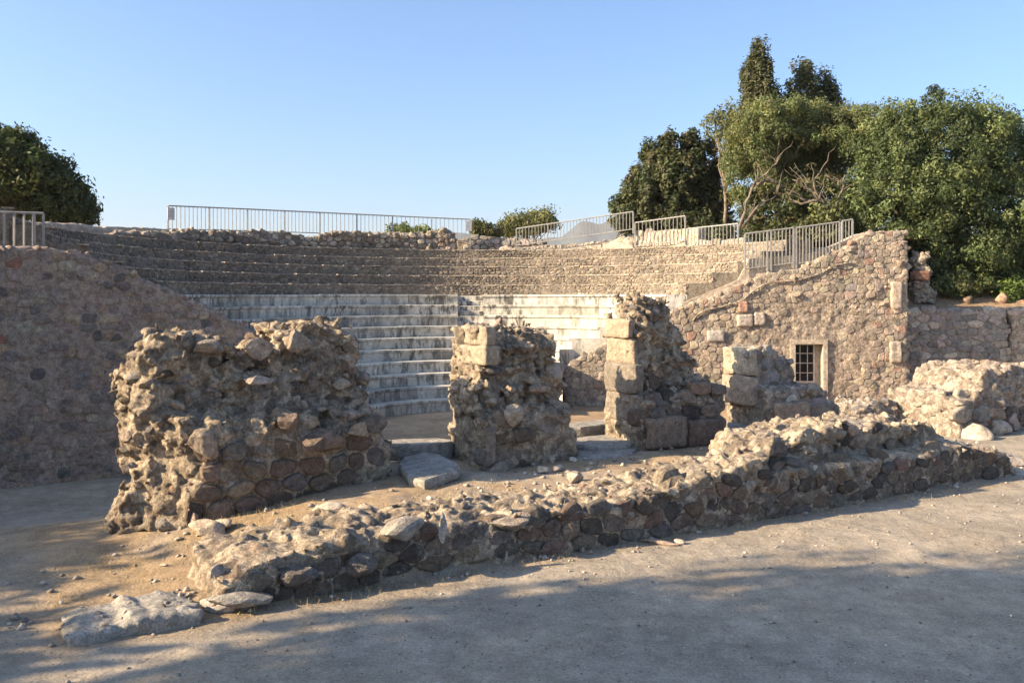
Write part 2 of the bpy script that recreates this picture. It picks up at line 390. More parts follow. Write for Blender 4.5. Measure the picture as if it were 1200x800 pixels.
def cells(poly, rh, rw, gap, jit=.32, seed=0, rowv=.3):
    """Irregular masonry: Voronoi cells of jittered brick-like sites inside a polygon in (a,z)."""
    rd = random.Random(seed); P = np.array(poly); lo = P.min(0)-rh*2; hi = P.max(0)+rh*2
    pts = []; z = lo[1]; k = 0; rows = []
    while z < hi[1]:
        h = rh*rd.uniform(1-rowv, 1+rowv); zc = z+h/2; x = lo[0]-rd.uniform(0, rw); row = []
        while x < hi[0]:
            ww = rw*rd.uniform(.55, 1.5)*(h/rh)**.5
            row.append((x+ww/2, zc+rd.uniform(-jit, jit)*h)); x += ww
        rows.append(row); z += h
    sx = rh/rw*1.15
    allp = np.array([p for r in rows for p in r]); S2 = allp*np.array([sx, 1])
    ins = polysdf(poly, allp[:, 0], allp[:, 1]) < rh*.1
    res = []
    for i in np.nonzero(ins)[0]:
        p = S2[i]; d = S2-p; dist = np.hypot(d[:, 0], d[:, 1]); nb = np.argsort(dist)[1:15]
        R0 = rh*1.6; c = [(p[0]-R0, p[1]-R0), (p[0]+R0, p[1]-R0), (p[0]+R0, p[1]+R0), (p[0]-R0, p[1]+R0)]
        for j in nb:
            nxv, nyv = d[j]/dist[j]; off = dist[j]/2-gap/2; new = []
            for q in range(len(c)):
                A_, B_ = c[q], c[(q+1) % len(c)]
                da = (A_[0]-p[0])*nxv+(A_[1]-p[1])*nyv-off; db_ = (B_[0]-p[0])*nxv+(B_[1]-p[1])*nyv-off
                if da <= 0: new.append(A_)
                if (da < 0) != (db_ < 0): t = da/(da-db_); new.append((A_[0]+(B_[0]-A_[0])*t, A_[1]+(B_[1]-A_[1])*t))
            c = new
            if len(c) < 3: break
        if len(c) < 3: continue
        c = [(x/sx, z) for x, z in c]
        ar = abs(sum(c[q][0]*c[(q+1) % len(c)][1]-c[(q+1) % len(c)][0]*c[q][1] for q in range(len(c))))/2
        if ar < rh*rh*.12: continue
        res.append((c, ar))
    return res
BROWN = [((.125, .095, .072), 3), ((.155, .118, .088), 3), ((.20, .158, .118), 3), ((.15, .128, .108), 3), ((.08, .066, .055), 2), ((.25, .205, .155), 2)]
LOWW = [((.12, .092, .07), 3), ((.15, .11, .082), 3), ((.14, .12, .098), 3), ((.19, .15, .11), 2), ((.09, .075, .062), 1.5), ((.17, .115, .09), 1)]
TERR = [((.22, .18, .14), 4), ((.27, .22, .17), 3), ((.17, .145, .12), 2), ((.33, .27, .20), 1.5)]
TAN = [((.34, .27, .20), 4), ((.28, .235, .185), 4), ((.23, .20, .175), 2), ((.40, .32, .235), 2), ((.30, .19, .135), 1), ((.15, .135, .12), 1.2)]
LEFTP = [((.33, .255, .20), 5), ((.29, .23, .185), 4), ((.22, .19, .165), 2), ((.37, .275, .19), 2), ((.32, .17, .115), .3), ((.155, .135, .12), .8), ((.38, .31, .24), 2)]
WALLP = [((.33, .27, .205), 5), ((.29, .24, .19), 4), ((.37, .305, .23), 3), ((.25, .215, .175), 1.5), ((.31, .21, .155), .6), ((.20, .18, .155), .5)]
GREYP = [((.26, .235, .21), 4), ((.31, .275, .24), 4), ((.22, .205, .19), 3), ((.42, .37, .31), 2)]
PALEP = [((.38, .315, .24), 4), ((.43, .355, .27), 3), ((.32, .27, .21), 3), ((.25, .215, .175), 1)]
def pick(pal, rd):
    t = rd.uniform(0, sum(w_ for _, w_ in pal))
    for c, w_ in pal:
        t -= w_
        if t <= 0: break
    k = rd.uniform(.85, 1.15); return tuple(v*k*rd.uniform(.96, 1.04) for v in c)
def clad(bd, poly, rh, rw, gap=.02, t=.04, pal=TAN, jit=.3, seed=0, keep=1., bmax=.5, rowv=.3, prob=None, back=False):
    rd = random.Random(seed+91); fr = bd.fr
    for c, ar in cells(poly, rh, rw, gap, jit, seed, rowv):
        if rd.random() > keep: continue
        cx = sum(p[0] for p in c)/len(c); cz = sum(p[1] for p in c)/len(c)
        if prob and rd.random() > prob(cx, cz): continue
        nb = fr.back(cx)
        def ray(a_, z_):
            x, y = fr.world(a_, bd.b0-.6)
            h = bd.bvh.ray_cast(Vector((x, y, z_)), nb, 2.)
            return None if h[0] is None else h[3]-.6
        dc = ray(cx, cz)
        if dc is None or dc > bmax: continue
        ring = chaikin(c); tt = t*rd.uniform(.5, 1.5)
        tilt = (rd.uniform(-.3, .3), rd.uniform(-.3, .3))
        V = []; okk = True; n = len(ring)
        ds = []
        for a_, z_ in ring:
            q = ray(a_, z_)
            if q is None or q > dc+.12: q = dc+.05
            ds.append(.55*q+.45*dc)
        for sc_, dep in ((1.04, .06), (1., -tt*.5), (.86, -tt), ):
            for (a_, z_), q in zip(ring, ds):
                aa = cx+(a_-cx)*sc_; zz = cz+(z_-cz)*sc_
                jj = 0 if dep > 0 else rd.uniform(-.2, .2)*tt+tt*(tilt[0]*(a_-cx)/rw+tilt[1]*(z_-cz)/rh)
                x, y = fr.world(aa, bd.b0+q*sc_+dc*(1-sc_)+dep+jj); V.append((x, y, zz))
        x, y = fr.world(cx, bd.b0+dc-tt*1.08); V.append((x, y, cz))
        F_ = []
        for r0 in range(2):
            for k in range(n): F_.append((r0*n+k, r0*n+(k+1) % n, (r0+1)*n+(k+1) % n, (r0+1)*n+k))
        for k in range(n): F_.append((2*n+k, 2*n+(k+1) % n, 3*n))
        bd.parts.append((ar, V, F_, pick(pal, rd), (x, y, cz)))
def ico(sub):
    import bmesh
    bm = bmesh.new(); bmesh.ops.create_icosphere(bm, subdivisions=sub, radius=1)
    V = np.array([v.co[:] for v in bm.verts]); F_ = [tuple(v.index for v in f.verts) for f in bm.faces]; bm.free(); return V, F_
ICO = {1: ico(1), 2: ico(2), 3: ico(3)}
def rockmesh(r, seed, sub=2, flat=.75, ang=.9):
    V, F_ = ICO[sub]; rd = np.random.default_rng(seed)
    # clip a sphere by random planes for flat broken faces
    W = V.copy()
    for _ in range(13):
        n_ = rd.normal(size=3); n_ /= np.linalg.norm(n_); o = rd.uniform(.42, .82)
        dd = W@n_-o; W = W-np.where(dd > 0, dd, 0)[:, None]*n_[None]*ang
    W = W*(1+.16*fbm(V*2.6+seed*3.1, 1., 3, seed % 97))[:, None]
    return W*np.array([r, r*rd.uniform(.65, 1), r*flat])/.78, F_
def rocks(bd, n, r0, r1, zlo, zhi, pal=TAN, seed=0, nzmin=-.3, front=True, flt=None):
    """Stones half sunk in the eroded surface."""
    rd = random.Random(seed+5); W = bd.W; Fc = bd.F
    c = W[Fc].mean(1); e1 = W[Fc[:, 2]]-W[Fc[:, 0]]; e2 = W[Fc[:, 3]]-W[Fc[:, 1]]; nn = np.cross(e1, e2); nn /= np.linalg.norm(nn, axis=1)[:, None]+1e-9
    tocam = np.array([0, 0, EYE])-c; vis = (nn*tocam).sum(1) > 0
    okm = vis & (c[:, 2] > zlo) & (c[:, 2] < zhi) & (nn[:, 2] > nzmin)
    if flt is not None: lc = bd.loc[Fc].mean(1); okm &= flt(lc[:, 0], lc[:, 1], lc[:, 2])
    ii = np.nonzero(okm)[0]; used = []
    tries = 0
    while len(used) < n and tries < n*20 and len(ii):
        tries += 1; i = rd.choice(ii); r = r0+(r1-r0)*rd.random()**1.8; p = c[i]
        if any((p[0]-q[0])**2+(p[1]-q[1])**2+(p[2]-q[2])**2 < (.8*(r+q[3]))**2 for q in used): continue
        used.append((*p, r)); V, F_ = rockmesh(r, seed*1000+tries, 2 if r > .05 else 1, rd.uniform(.55, .85))
        th = rd.uniform(0, 6.28); cs, sn = math.cos(th), math.sin(th); V = V@np.array([[cs, -sn, 0], [sn, cs, 0], [0, 0, 1]])
        V = V+p-nn[i]*r*rd.uniform(.0, .45)
        bd.parts.append((r*r*3, V.tolist(), F_, pick(pal, rd), tuple(p)))
def rock_at(bd, px, py, b, rx, rz, col, seed, ry=None, rot=0.):
    a_, z_ = bd.fr.pf(px, py, b); x, y = bd.fr.world(a_, b); V, F_ = rockmesh(1., seed, 3, 1., .95)
    V = V*np.array([rx, ry or rx*.7, rz]); cs, sn = math.cos(rot), math.sin(rot)
    V = V@np.array([[cs, 0, sn], [0, 1, 0], [-sn, 0, cs]])
    d = bd.fr.d; V = np.stack([V[:, 0]*d[0]-V[:, 1]*d[1], V[:, 0]*d[1]+V[:, 1]*d[0], V[:, 2]], 1)
    bd.parts.append((99, (V+np.array([x, y, z_])).tolist(), F_, col, (x, y, z_)))
def finish(bd, mat='stone', limit=295, name='stone'):
    ps = sorted(bd.parts, key=lambda p: -p[0]); loc = np.array(bd.th.location)
    for k, (ar, V, F_, tint, c) in enumerate(ps[:limit]):
        me = mesh(name, np.array(V)-np.array(c), F_, M[mat], tint, False)
        link(name, me, bd.th, Vector(c)-bd.th.location)
    rest = ps[limit:]
    if rest:
        mb = MB()
        for ar, V, F_, tint, c in rest: mb.add(V, F_, tint)
        o = mb.obj('small_stones', M[mat], bd.th, tuple(bd.th.location), False); o['kind'] = 'stuff'

def outl(fr, pts, b, close=None):
    if isinstance(b, tuple):                           # left outline lies on the back plane, right outline on the front
        x0 = min(p[0] for p in pts); x1 = max(p[0] for p in pts)
        return [fr.pf(px, py, b[0]+(b[1]-b[0])*(px-x0)/(x1-x0)) for px, py in pts]
    return [fr.pf(px, py, b) for px, py in pts]
def reg(fr, pts, b): return [fr.pf(px, py, b) for px, py in pts]
# ------------------------------------------------------------ 1 big ruined block on the left
pA = [(126, 626), (125, 605), (139, 584), (152, 567), (144, 542), (146, 510), (140, 475), (138, 440), (152, 435), (152, 416), (166, 409), (182, 392), (205, 397), (212, 393), (250, 394), (264, 400), (282, 404), (291, 398), (303, 392), (312, 393), (313, 381), (345, 375), (376, 377), (408, 377), (422, 388), (425, 412), (427, 437), (439, 444), (439, 475), (450, 490), (450, 510), (459, 514), (462, 551), (464, 575)]
oA = outl(FS, pA, (.95, .15)); oA = [(oA[0][0], -.25)]+oA+[(oA[-1][0], .1)]
aF, _ = FS.pf(232, 560, 0.)
def exA(d, A, B, Z):
    aL = aF-.12*(Z > 2)-.1*np.sin(Z*5)-.25*np.clip(.5-Z, 0, 1)
    cut = ((aL-A)*.62-(B-.02)*.78)                     # broken left end runs back at an angle
    d = np.maximum(d, cut)
    # upper front leans back, a ledge above the coursed facing
    lean = -(B-.02-.30*sstep(Z, 1.35, 1.6)-.10*(Z-1.4)*(Z > 1.4)); d = np.maximum(d, lean)
    for px, py, b, r in ((292, 425, .3, .24), (320, 470, .2, .12), (372, 492, .15, .16), (240, 450, .3, .12), (410, 470, .2, .1)):
        a0, z0 = FS.pf(px, py, b); d = np.maximum(d, r-np.sqrt((A-a0)**2+(B-b)**2+((Z-z0)*1.3)**2))
    return d
def ampA(p): return .5+.65*sstep(p[:, 2], 1.1, 1.5)+.25*(p[:, 0] < aF+.1)*(p[:, 2] < 1.2)
A_ = ruin('ruined_pier', 'broad eroded rubble pier at the left, with brown coursed stones low down', 'ruin', FS, oA, 0, 1.45, .027, .92, 'core', exA, ampA, 3)
loA = reg(FS, [(235, 620), (240, 500), (300, 500), (330, 510), (345, 490), (420, 470), (450, 480), (462, 500), (466, 585), (300, 625)], 0)
clad(A_, [(aF-.02, -.05), (aF-.02, 1.42), (FS.pf(452, 480, 0)[0], 1.42), (FS.pf(462, 480, 0)[0]-.02, .25)], .24, .36, .035, .05, BROWN, .16, 11, .95, .4, .15, lambda a_, z_: 1 if z_ < 1.1 else .5)
rocks(A_, 120, .035, .13, .2, 2.7, TAN+BROWN[:2], 1, -.5, flt=lambda a_, b_, z_: (z_ > 1.45) | (a_ < aF))
rocks(A_, 90, .018, .04, .2, 2.7, TAN+BROWN[:2], 12, -.5)
for px, py, b, rx, rz, c in ((340, 492, -.0, .17, .13, (.24, .18, .14)), (372, 517, -.0, .30, .2, (.2, .15, .115)), (420, 503, 0, .15, .12, (.34, .27, .2)), (303, 408, .4, .15, .13, (.40, .31, .23)), (240, 520, .02, .2, .17, (.36, .29, .22)), (415, 487, .1, .16, .08, (.3, .25, .2)), (245, 406, .45, .26, .08, (.32, .27, .22)), (182, 405, .7, .2, .12, (.44, .36, .26)), (345, 400, .4, .2, .15, (.3, .24, .18)), (300, 445, .2, .2, .06, (.4, .34, .28))):
    rock_at(A_, px, py, b, rx, rz, c, int(px+py))
finish(A_)
# ------------------------------------------------------------ 2 middle pier
pB = [(527, 560), (525, 500), (527, 453), (533, 433), (532, 383), (552, 381), (567, 380), (603, 385), (623, 383), (647, 385), (653, 400), (653, 423), (660, 430), (658, 447), (663, 453), (662, 497), (672, 503), (670, 520), (680, 527), (681, 560)]
oB = outl(FS, pB, (1.1, .1)); oB = [(oB[0][0], .2)]+oB+[(oB[-1][0], .2)]
def exB(d, A, B, Z):
    d = np.maximum(d, -(B-.0-.22*sstep(Z, 1.15, 1.35)-.06*(Z-1.2)*(Z > 1.2)))
    a0, z0 = FS.pf(566, 398, .6); d = np.maximum(d, .07-np.sqrt((A-a0)**2+(B-.2)**2+(Z-z0)**2))
    a0, z0 = FS.pf(598, 527, 0); d = np.maximum(d, .12-np.sqrt(((A-a0)*.75)**2+(B+.02)**2+(Z-z0)**2))
    return d
aBc = FS.pf(570, 500, 0)[0]
B_ = ruin('ruined_pier', 'middle eroded pier before the stair aisle, two smooth blocks at its top left', 'ruin', FS, oB, 0, 1.15, .0275, .95, 'core', exB, lambda p: .45+.7*sstep(p[:, 2], 1., 1.35)*(1-.7*sstep(aBc+.1-p[:, 0], 0, .2)), 14)
clad(B_, reg(FS, [(572, 548), (572, 500), (590, 492), (640, 495), (668, 505), (675, 545), (600, 560)], 0), .24, .34, .03, .04, BROWN, .15, 21, .9, .4, .15)
rocks(B_, 90, .03, .12, .5, 2.6, TAN, 2, -.5, flt=lambda a_, b_, z_: (z_ > 1.2) & ((a_ > aBc+.3) | (z_ < 1.9)))
rocks(B_, 60, .015, .035, .5, 2.6, TAN, 13, -.5)
for px, py, b, rx, rz, c in ((602, 490, -.05, .16, .17, (.36, .3, .23)), (650, 436, .3, .2, .14, (.38, .3, .23)), (655, 480, .3, .2, .18, (.3, .24, .18))): rock_at(B_, px, py, b, rx, rz, c, int(px+py))
def dressed(bd, px0, py0, px1, py1, b, dep, col, name='dressed_block', bev=.02, seed=1, corner=None):
    if corner is None: a0, z0 = bd.fr.pf(px0, py1, b); a1, z1 = bd.fr.pf(px1, py0, b)
    else:                                              # block on the left jamb: (corner a, block width), heights read at the corner
        a0, a1 = corner; z0 = bd.fr.pf(px1, py1, b)[1]; z1 = bd.fr.pf(px1, py0, b)[1]
    k = 9; V, F_ = [], []
    # subdivided box with worn edges
    import itertools
    gr = {}
    rd = np.random.default_rng(seed)
    def vid(i, j, l):
        if (i, j, l) not in gr:
            gr[(i, j, l)] = len(V); u = np.array([i, j, l])/k*2-1
            hf = np.array([(a1-a0)/2, dep/2, (z1-z0)/2]); cl = np.maximum(np.abs(u)*hf-(hf-bev), 0)
            ln = np.linalg.norm(cl); s_ = 1. if ln < 1e-6 else min(1, bev/ln)
            p = np.sign(u)*np.minimum(np.abs(u)*hf, hf-bev)+np.sign(u)*cl*s_
            V.append(p)
        return gr[(i, j, l)]
    for ax in range(3):
        for side in (0, k):
            for i in range(k):
                for j in range(k):
                    q = []
                    for di, dj in ((0, 0), (1, 0), (1, 1), (0, 1)):
                        c = [0, 0, 0]; c[ax] = side; c[(ax+1) % 3] = i+di; c[(ax+2) % 3] = j+dj; q.append(vid(*c))
                    F_.append(tuple(q if side else q[::-1]))
    V = np.array(V); V = V+(.034*np.stack([fbm(V+seed, .2, 3, 1), fbm(V+seed, .2, 3, 2), fbm(V+seed, .2, 3, 3)], 1))+.012*np.stack([vn(V+seed, .5, 4), vn(V+seed, .5, 5), vn(V+seed, .5, 6)], 1)
    ca, cz = (a0+a1)/2, (z0+z1)/2; x, y = bd.fr.world(V[:, 0]+ca, V[:, 1]+b+dep/2); W = np.stack([x, y, V[:, 2]+cz], 1)
    c = W.mean(0); link(name, mesh(name, W-c, F_, M['stone'], col, True), bd.th, Vector(c)-bd.th.location)
dressed(B_, 531, 383, 562, 405, .12, .92, (.34, .28, .205), seed=1, corner=(aBc+.05, aBc+.22)); dressed(B_, 531, 406, 570, 429, .10, 1.0, (.36, .295, .215), seed=2, corner=(aBc+.02, aBc+.26))
dressed(B_, 527, 500, 572, 546, -.03, 1.1, (.24, .20, .16), seed=3, corner=(aBc-.03, aBc+.12))
finish(B_)
# ------------------------------------------------------------ 3 tall pier
pC = [(712, 530), (711, 497), (714, 463), (715, 417), (712, 407), (713, 373), (723, 357), (733, 348), (763, 347), (780, 357), (790, 363), (792, 377), (805, 387), (813, 403), (823, 413), (827, 437), (835, 440), (838, 452), (851, 455), (852, 463), (852, 535)]
oC = outl(FS, pC, (1.1, .1)); oC = [(oC[0][0], .2)]+oC+[(oC[-1][0], .2)]
aC = FS.pf(757, 500, -.1)[0]; aCc = FS.pf(748, 480, .15)[0]
def exC(d, A, B, Z):
    return np.maximum(d, -(B-.12-.25*sstep(Z, 1.2, 1.35)-.08*(Z-1.2)*(Z > 1.2)))
C_ = ruin('ruined_pier', 'tallest narrow eroded pier, with two low brown courses projecting at its lower right', 'ruin', FS, oC, 0, 1.2, .0275, .95, 'core', exC, lambda p: .45+.75*sstep(p[:, 2], 1.1, 1.4), 25)
clad(C_, reg(FS, [(757, 530), (757, 492), (715, 500), (715, 450), (760, 440), (850, 462), (850, 525)], .1), .25, .34, .03, .05, BROWN, .14, 31, .95, .6, .12)
rocks(C_, 100, .035, .13, .9, 2.95, TAN, 3, -.5, flt=lambda a_, b_, z_: z_ > 1.2)
rocks(C_, 70, .015, .04, .9, 2.95, TAN, 14, -.5)
for k, (x0, y0, x1, y1, c) in enumerate(((762, 487, 806, 528, (.23, .18, .135)), (808, 489, 849, 524, (.17, .125, .095)), (812, 448, 834, 463, (.24, .17, .12)), (835, 451, 852, 464, (.18, .15, .125)))):
    dressed(C_, x0, y0, x1, y1, -.04 if k < 2 else .12, .5, c, seed=10+k, bev=.035)
for k, (y0, y1, w_, b_, c) in enumerate(((463, 498, .17, .2, (.23, .195, .155)), (428, 462, .2, .22, (.215, .185, .15)), (398, 427, .15, .34, (.34, .27, .195)), (374, 397, .13, .44, (.35, .27, .195)))):  # shade tinted into the lower two blocks, sunlight into the upper two
    dressed(C_, 716, y0, 748, y1, b_, 1.12-b_, c, seed=20+k, bev=.04, corner=(aCc-.03*(k % 2)+.04, aCc+w_))
finish(C_)
# ------------------------------------------------------------ 4 pale right pier and its low rubble
pD = [(854, 500), (854, 409), (862, 403), (880, 404), (899, 412), (920, 426), (930, 444), (955, 456), (962, 468), (978, 472), (981, 520)]
oD = outl(FS, pD, (1.0, .1)); oD = [(oD[0][0], .1)]+oD+[(oD[-1][0], .1)]
D_ = ruin('ruined_pier', 'short pale pier stump with a smooth left jamb, in front of the barred window', 'ruin', FS, oD, 0, 1.1, .035, .8, 'wallcore', lambda d, A, B, Z: np.maximum(d, -(B-.35*sstep(Z, 1.25, 1.4))), lambda p: .3+.5*sstep(p[:, 0], oD[4][0], oD[6][0]), 33)
clad(D_, reg(FS, [(858, 505), (858, 478), (905, 478), (978, 472), (980, 500), (910, 510)], 0), .27, .36, .03, .04, BROWN+GREYP, .14, 41, .95, .6, .12)
clad(D_, reg(FS, [(882, 470), (880, 408), (900, 412), (925, 430), (950, 455), (950, 470)], .4), .2, .34, .03, .03, GREYP, .2, 43, .7, .8, .2)
aDc = FS.pf(882, 450, .3)[0]; dressed(D_, 855, 408, 882, 441, .3, .75, (.42, .35, .26), seed=31, corner=(aDc-.03, aDc+.12)); dressed(D_, 855, 442, 882, 476, .28, .75, (.38, .30, .23), seed=32, corner=(aDc-.04, aDc+.14))
dressed(D_, 912, 470, 950, 505, -.1, .5, (.34, .26, .19), seed=33); dressed(D_, 951, 473, 979, 505, -.06, .5, (.24, .19, .15), seed=34)
rocks(D_, 60, .03, .1, .9, 2.4, GREYP, 4, -.2)
finish(D_)
oE = outl(FS, [(975, 520), (980, 482), (1000, 469), (1025, 468), (1045, 478), (1056, 490), (1058, 520)], 2.0)
E_ = ruin('rubble_mound', 'low heap of grey rubble at the foot of the barred-window wall', 'rubble', FS, oE, 1.4, 2.6, .045, 1., 'wallcore', None, None, 44, .2)
rocks(E_, 90, .05, .16, -.5, 1.5, GREYP, 5, -.2); finish(E_)
# ------------------------------------------------------------ 5 ruin mass at the far right
pG = [(1060, 500), (1061, 461), (1067, 454), (1095, 454), (1100, 452), (1112, 433), (1130, 427), (1160, 427), (1200, 426), (1250, 430), (1300, 440), (1310, 540)]
oG = outl(FS, pG, (1.35, -.3)); oG = [(oG[0][0], -.2)]+oG+[(oG[-1][0], -.3)]
aG = FS.pf(1148, 490, 0)[0]
def exG(d, A, B, Z): return np.maximum(d, -(B-.05-.45*sstep(Z, .75, .85)*(A < aG)-.5*(A < aG-.6)*0+.0*A-.25*np.clip(Z-.8, 0, 1)))
G_ = ruin('ruined_wall', 'broad pale ruined wall base at the far right with tumbled stones at its foot', 'ruin', FS, oG, 0, 1.9, .045, .72, 'wallcore', exG, lambda p: .5+.6*(p[:, 0] > aG), 55)
clad(G_, reg(FS, [(1080, 506), (1080, 455), (1150, 455), (1150, 514)], .1), .34, .5, .04, .07, PALEP, .12, 51, 1, 1.9, .1)
clad(G_, reg(FS, [(1148, 520), (1148, 470), (1290, 480), (1290, 540)], 0), .24, .32, .03, .04, BROWN+TAN, .2, 52, 1, .8, .2)
rocks(G_, 70, .04, .13, .3, 2., TAN+PALEP, 6, -.2)
finish(G_)
# ------------------------------------------------------------ 6 long low wall in front
top = [(238, 700, -2.5), (247, 668, -2.5), (270, 652, -2.4), (300, 640, -2.4), (340, 628, -2.4), (380, 618, -2.4), (430, 612, -2.4), (470, 608, -2.4), (515, 600, -2.4), (560, 598, -2.4), (610, 594, -2.4), (660, 588, -2.4), (700, 580, -2.4), (745, 568, -2.4), (790, 554, -2.4), (830, 540, -2.3), (855, 520, -2.2), (868, 508, -2.1), (900, 507, -2.1), (930, 500, -2.1), (960, 491, -2.1), (985, 496, -2.1), (1010, 489, -2.1), (1040, 491, -2.1), (1062, 490, -2.1), (1085, 497, -2.1), (1100, 512, -2.2), (1125, 522, -2.3), (1148, 522, -2.3), (1160, 533, -2.4), (1172, 552, -2.5)]
oL = [FS.pf(px, py, b) for px, py, b in top]; oL = [(oL[0][0], -.3)]+oL+[(oL[-1][0], -.3)]
aU = FS.pf(862, 520, -2.2)[0]
def exL(d, A, B, Z):
    # top slopes back down to the platform, the right half has a set-back upper tier
    d = np.maximum(d, (Z-(.62+.9*sstep(A, aU-.1, aU+.7))-(.75*np.clip(-1.75-B, -1, 1)))*.8)
    tier = sstep(A, aU-.2, aU+.3)*sstep(Z, .58, .66)
    d = np.maximum(d, -(B+2.85-.12*np.sin(A*.7)-.32*tier-.12*(Z < .25)*0))
    return d
L_ = ruin('low_rubble_wall', 'long low rubble wall running across the front beside the dirt path', 'ruin', FS, oL, -2.85, -1.45, .036, 1., 'earthy', exL, lambda p: .45+.3*sstep(p[:, 2], .35, .6), 66, .1)
aR = oL[-1][0]
clad(L_, [(oL[1][0]+.1, .03), (oL[1][0]+.5, .30), (3.0, .44), (5.2, .60), (aU, .66), (11., .60), (aR-.3, .3), (aR, .03)], .19, .34, .014, .022, LOWW, .38, 61, .93, .5, .45)
clad(L_, [(aU, .68), (aU+.3, 1.0), (9.5, 1.15), (10.4, 1.0), (10.8, .68)], .19, .3, .02, .03, BROWN+TAN[:2], .4, 62, .6, .6, .3)
rocks(L_, 110, .02, .09, .3, 1.4, TAN+PALEP[:2], 7, .1)
for px, py, b, rx, rz, c in ((468, 620, -2.72, .28, .11, (.34, .30, .25)), (519, 615, -2.78, .045, .15, (.50, .46, .40)), (596, 610, -2.68, .26, .09, (.30, .25, .20)), (280, 702, -2.76, .30, .09, (.32, .29, .25)), (300, 674, -2.68, .22, .12, (.30, .26, .22)), (255, 680, -2.6, .08, .12, (.34, .30, .26)), (352, 672, -2.78, .17, .12, (.18, .155, .135)), (425, 664, -2.8, .18, .11, (.17, .145, .125)), (890, 520, -2.3, .28, .17, (.36, .29, .22)), (1000, 500, -2.2, .26, .14, (.36, .30, .24)), (1140, 532, -2.4, .22, .15, (.28, .23, .19))):
    rock_at(L_, px, py, b, rx, rz, c, int(px*3+py))
finish(L_)
# flat ledge slab at its left end
oK = [(FS.pf(px, 740, -2.8)[0], z_) for px, z_ in ((74, .07), (100, .11), (140, .10), (150, .15), (175, .12), (200, .13), (232, .10))]
oK = [(oK[0][0], -.15)]+oK+[(oK[-1][0], -.15)]
K_ = ruin('ledge_slab', 'flat grey footing slab lying at the path edge, left of the low front wall', 'slab', FS, oK, -3.0, -2.25, .02, .2, 'slab', None, None, 77, .05, 'slab_core')
rocks(K_, 25, .015, .05, 0, 1, GREYP, 8, .1); finish(K_)

# ------------------------------------------------------------ 7 cavea end walls
pl = [(-60, 292), (0, 292), (30, 291), (60, 293), (90, 297), (120, 306), (150, 319), (175, 332), (200, 343), (225, 354), (250, 366), (272, 378), (290, 388), (330, 412), (370, 438), (410, 463), (440, 484)]
oW = outl(FL, pl, .5); oW = [(oW[0][0], -.7)]+oW+[(oW[-1][0]+.05, -.7)]
W_ = ruin('end_wall', 'long shaded rubble wall at the left sloping down beside the seats', 'wall', FL, oW, 0, .8, .055, .26, 'leftwall', lambda d, A, B, Z: np.maximum(d, .0-B-.0+.05*(Z-1.5)), None, 88, .08)
clad(W_, [(p[0], p[1]-.05) for p in oW], .165, .25, .028, .016, LEFTP, .4, 81, .85, .6, .35)
rocks(W_, 60, .05, .13, 2, 4.2, LEFTP, 9, .3); finish(W_)
pr = [(660, 430), (690, 411), (740, 384), (795, 360), (830, 347), (860, 334), (890, 321), (935, 314), (955, 303), (985, 290), (1005, 277), (1015, 271), (1035, 271), (1056, 270), (1059, 290)]
oR = outl(FR, pr, .4); oR = [(oR[0][0], -.75)]+oR+[(oR[-1][0], -.75)]
w0, wz1 = FR.pf(931, 403, 0); w1, wz0 = FR.pf(965, 487, 0)
def exR(d, A, B, Z):
    bx = np.maximum(np.maximum(w0-A, A-w1), np.maximum(np.maximum(wz0-Z, Z-wz1), B-.55)); return np.maximum(d, -bx)
def ampR(p): return .3*(1-sstep(.3-np.maximum(np.maximum(w0-p[:, 0], p[:, 0]-w1), np.maximum(wz0-p[:, 2], p[:, 2]-wz1)), 0, .15))
Rw = ruin('end_wall', 'sunlit rubble wall at the right with a small barred window and sloping top', 'wall', FR, oR, 0, .9, .058, .9, 'wallcore', exR, ampR, 99, .07)
wc = ((w0+w1)/2, (wz0+wz1)/2)
def wprob(a_, z_):
    if w0-.22 < a_ < w1+.22 and z_ < wz1+.2: return 0
    pl_ = n2(a_, z_, 1.2, 2, 4)[0]; near = math.hypot((a_-wc[0])/1.4, (z_-wc[1]-.8)/1.3)
    return .2 if near < 1.25+pl_*.7 else .9
clad(Rw, [(p[0], p[1]-.04) for p in oR], .18, .235, .016, .018, WALLP, .42, 91, 1, .6, .45, wprob)
rocks(Rw, 40, .08, .16, 2.5, 6, TAN, 10, .2)
for x0, y0, x1, y1, c in ((864, 368, 883, 382, (.42, .36, .30)), (866, 353, 877, 366, (.36, .22, .16)), (829, 387, 849, 400, (.42, .38, .33)), (884, 366, 897, 381, (.38, .33, .27)), (1045, 330, 1058, 362, (.44, .35, .27)), (1044, 400, 1057, 425, (.42, .35, .28))):
    dressed(Rw, x0, y0, x1, y1, -.08, .3, c, seed=int(x0), bev=.05, name='stone')
# fallen plaster crest line: thin ledge running across the face
mb = MB(); pts = []
for px, py in ((812, 376), (820, 366), (835, 362), (850, 358), (868, 353), (880, 343), (892, 335), (905, 330), (925, 330), (945, 326), (962, 320), (978, 311), (990, 309), (1003, 308)):
    a0, z0 = FR.pf(px, py, -.03); x, y = FR.world(a0, -.035); pts.append((x, y, z0))
P2 = []
for p, q in zip(pts[:-1], pts[1:]):
    for t in (0, .33, .66): P2.append(tuple(p[i]+(q[i]-p[i])*t+random.uniform(-.012, .012) for i in range(3)))
mb.tube(P2, [random.uniform(.02, .034) for _ in P2], 6); mb.obj('plaster_ridge', M['wallcore'], Rw.th, tuple(Rw.th.location), True)
finish(Rw)
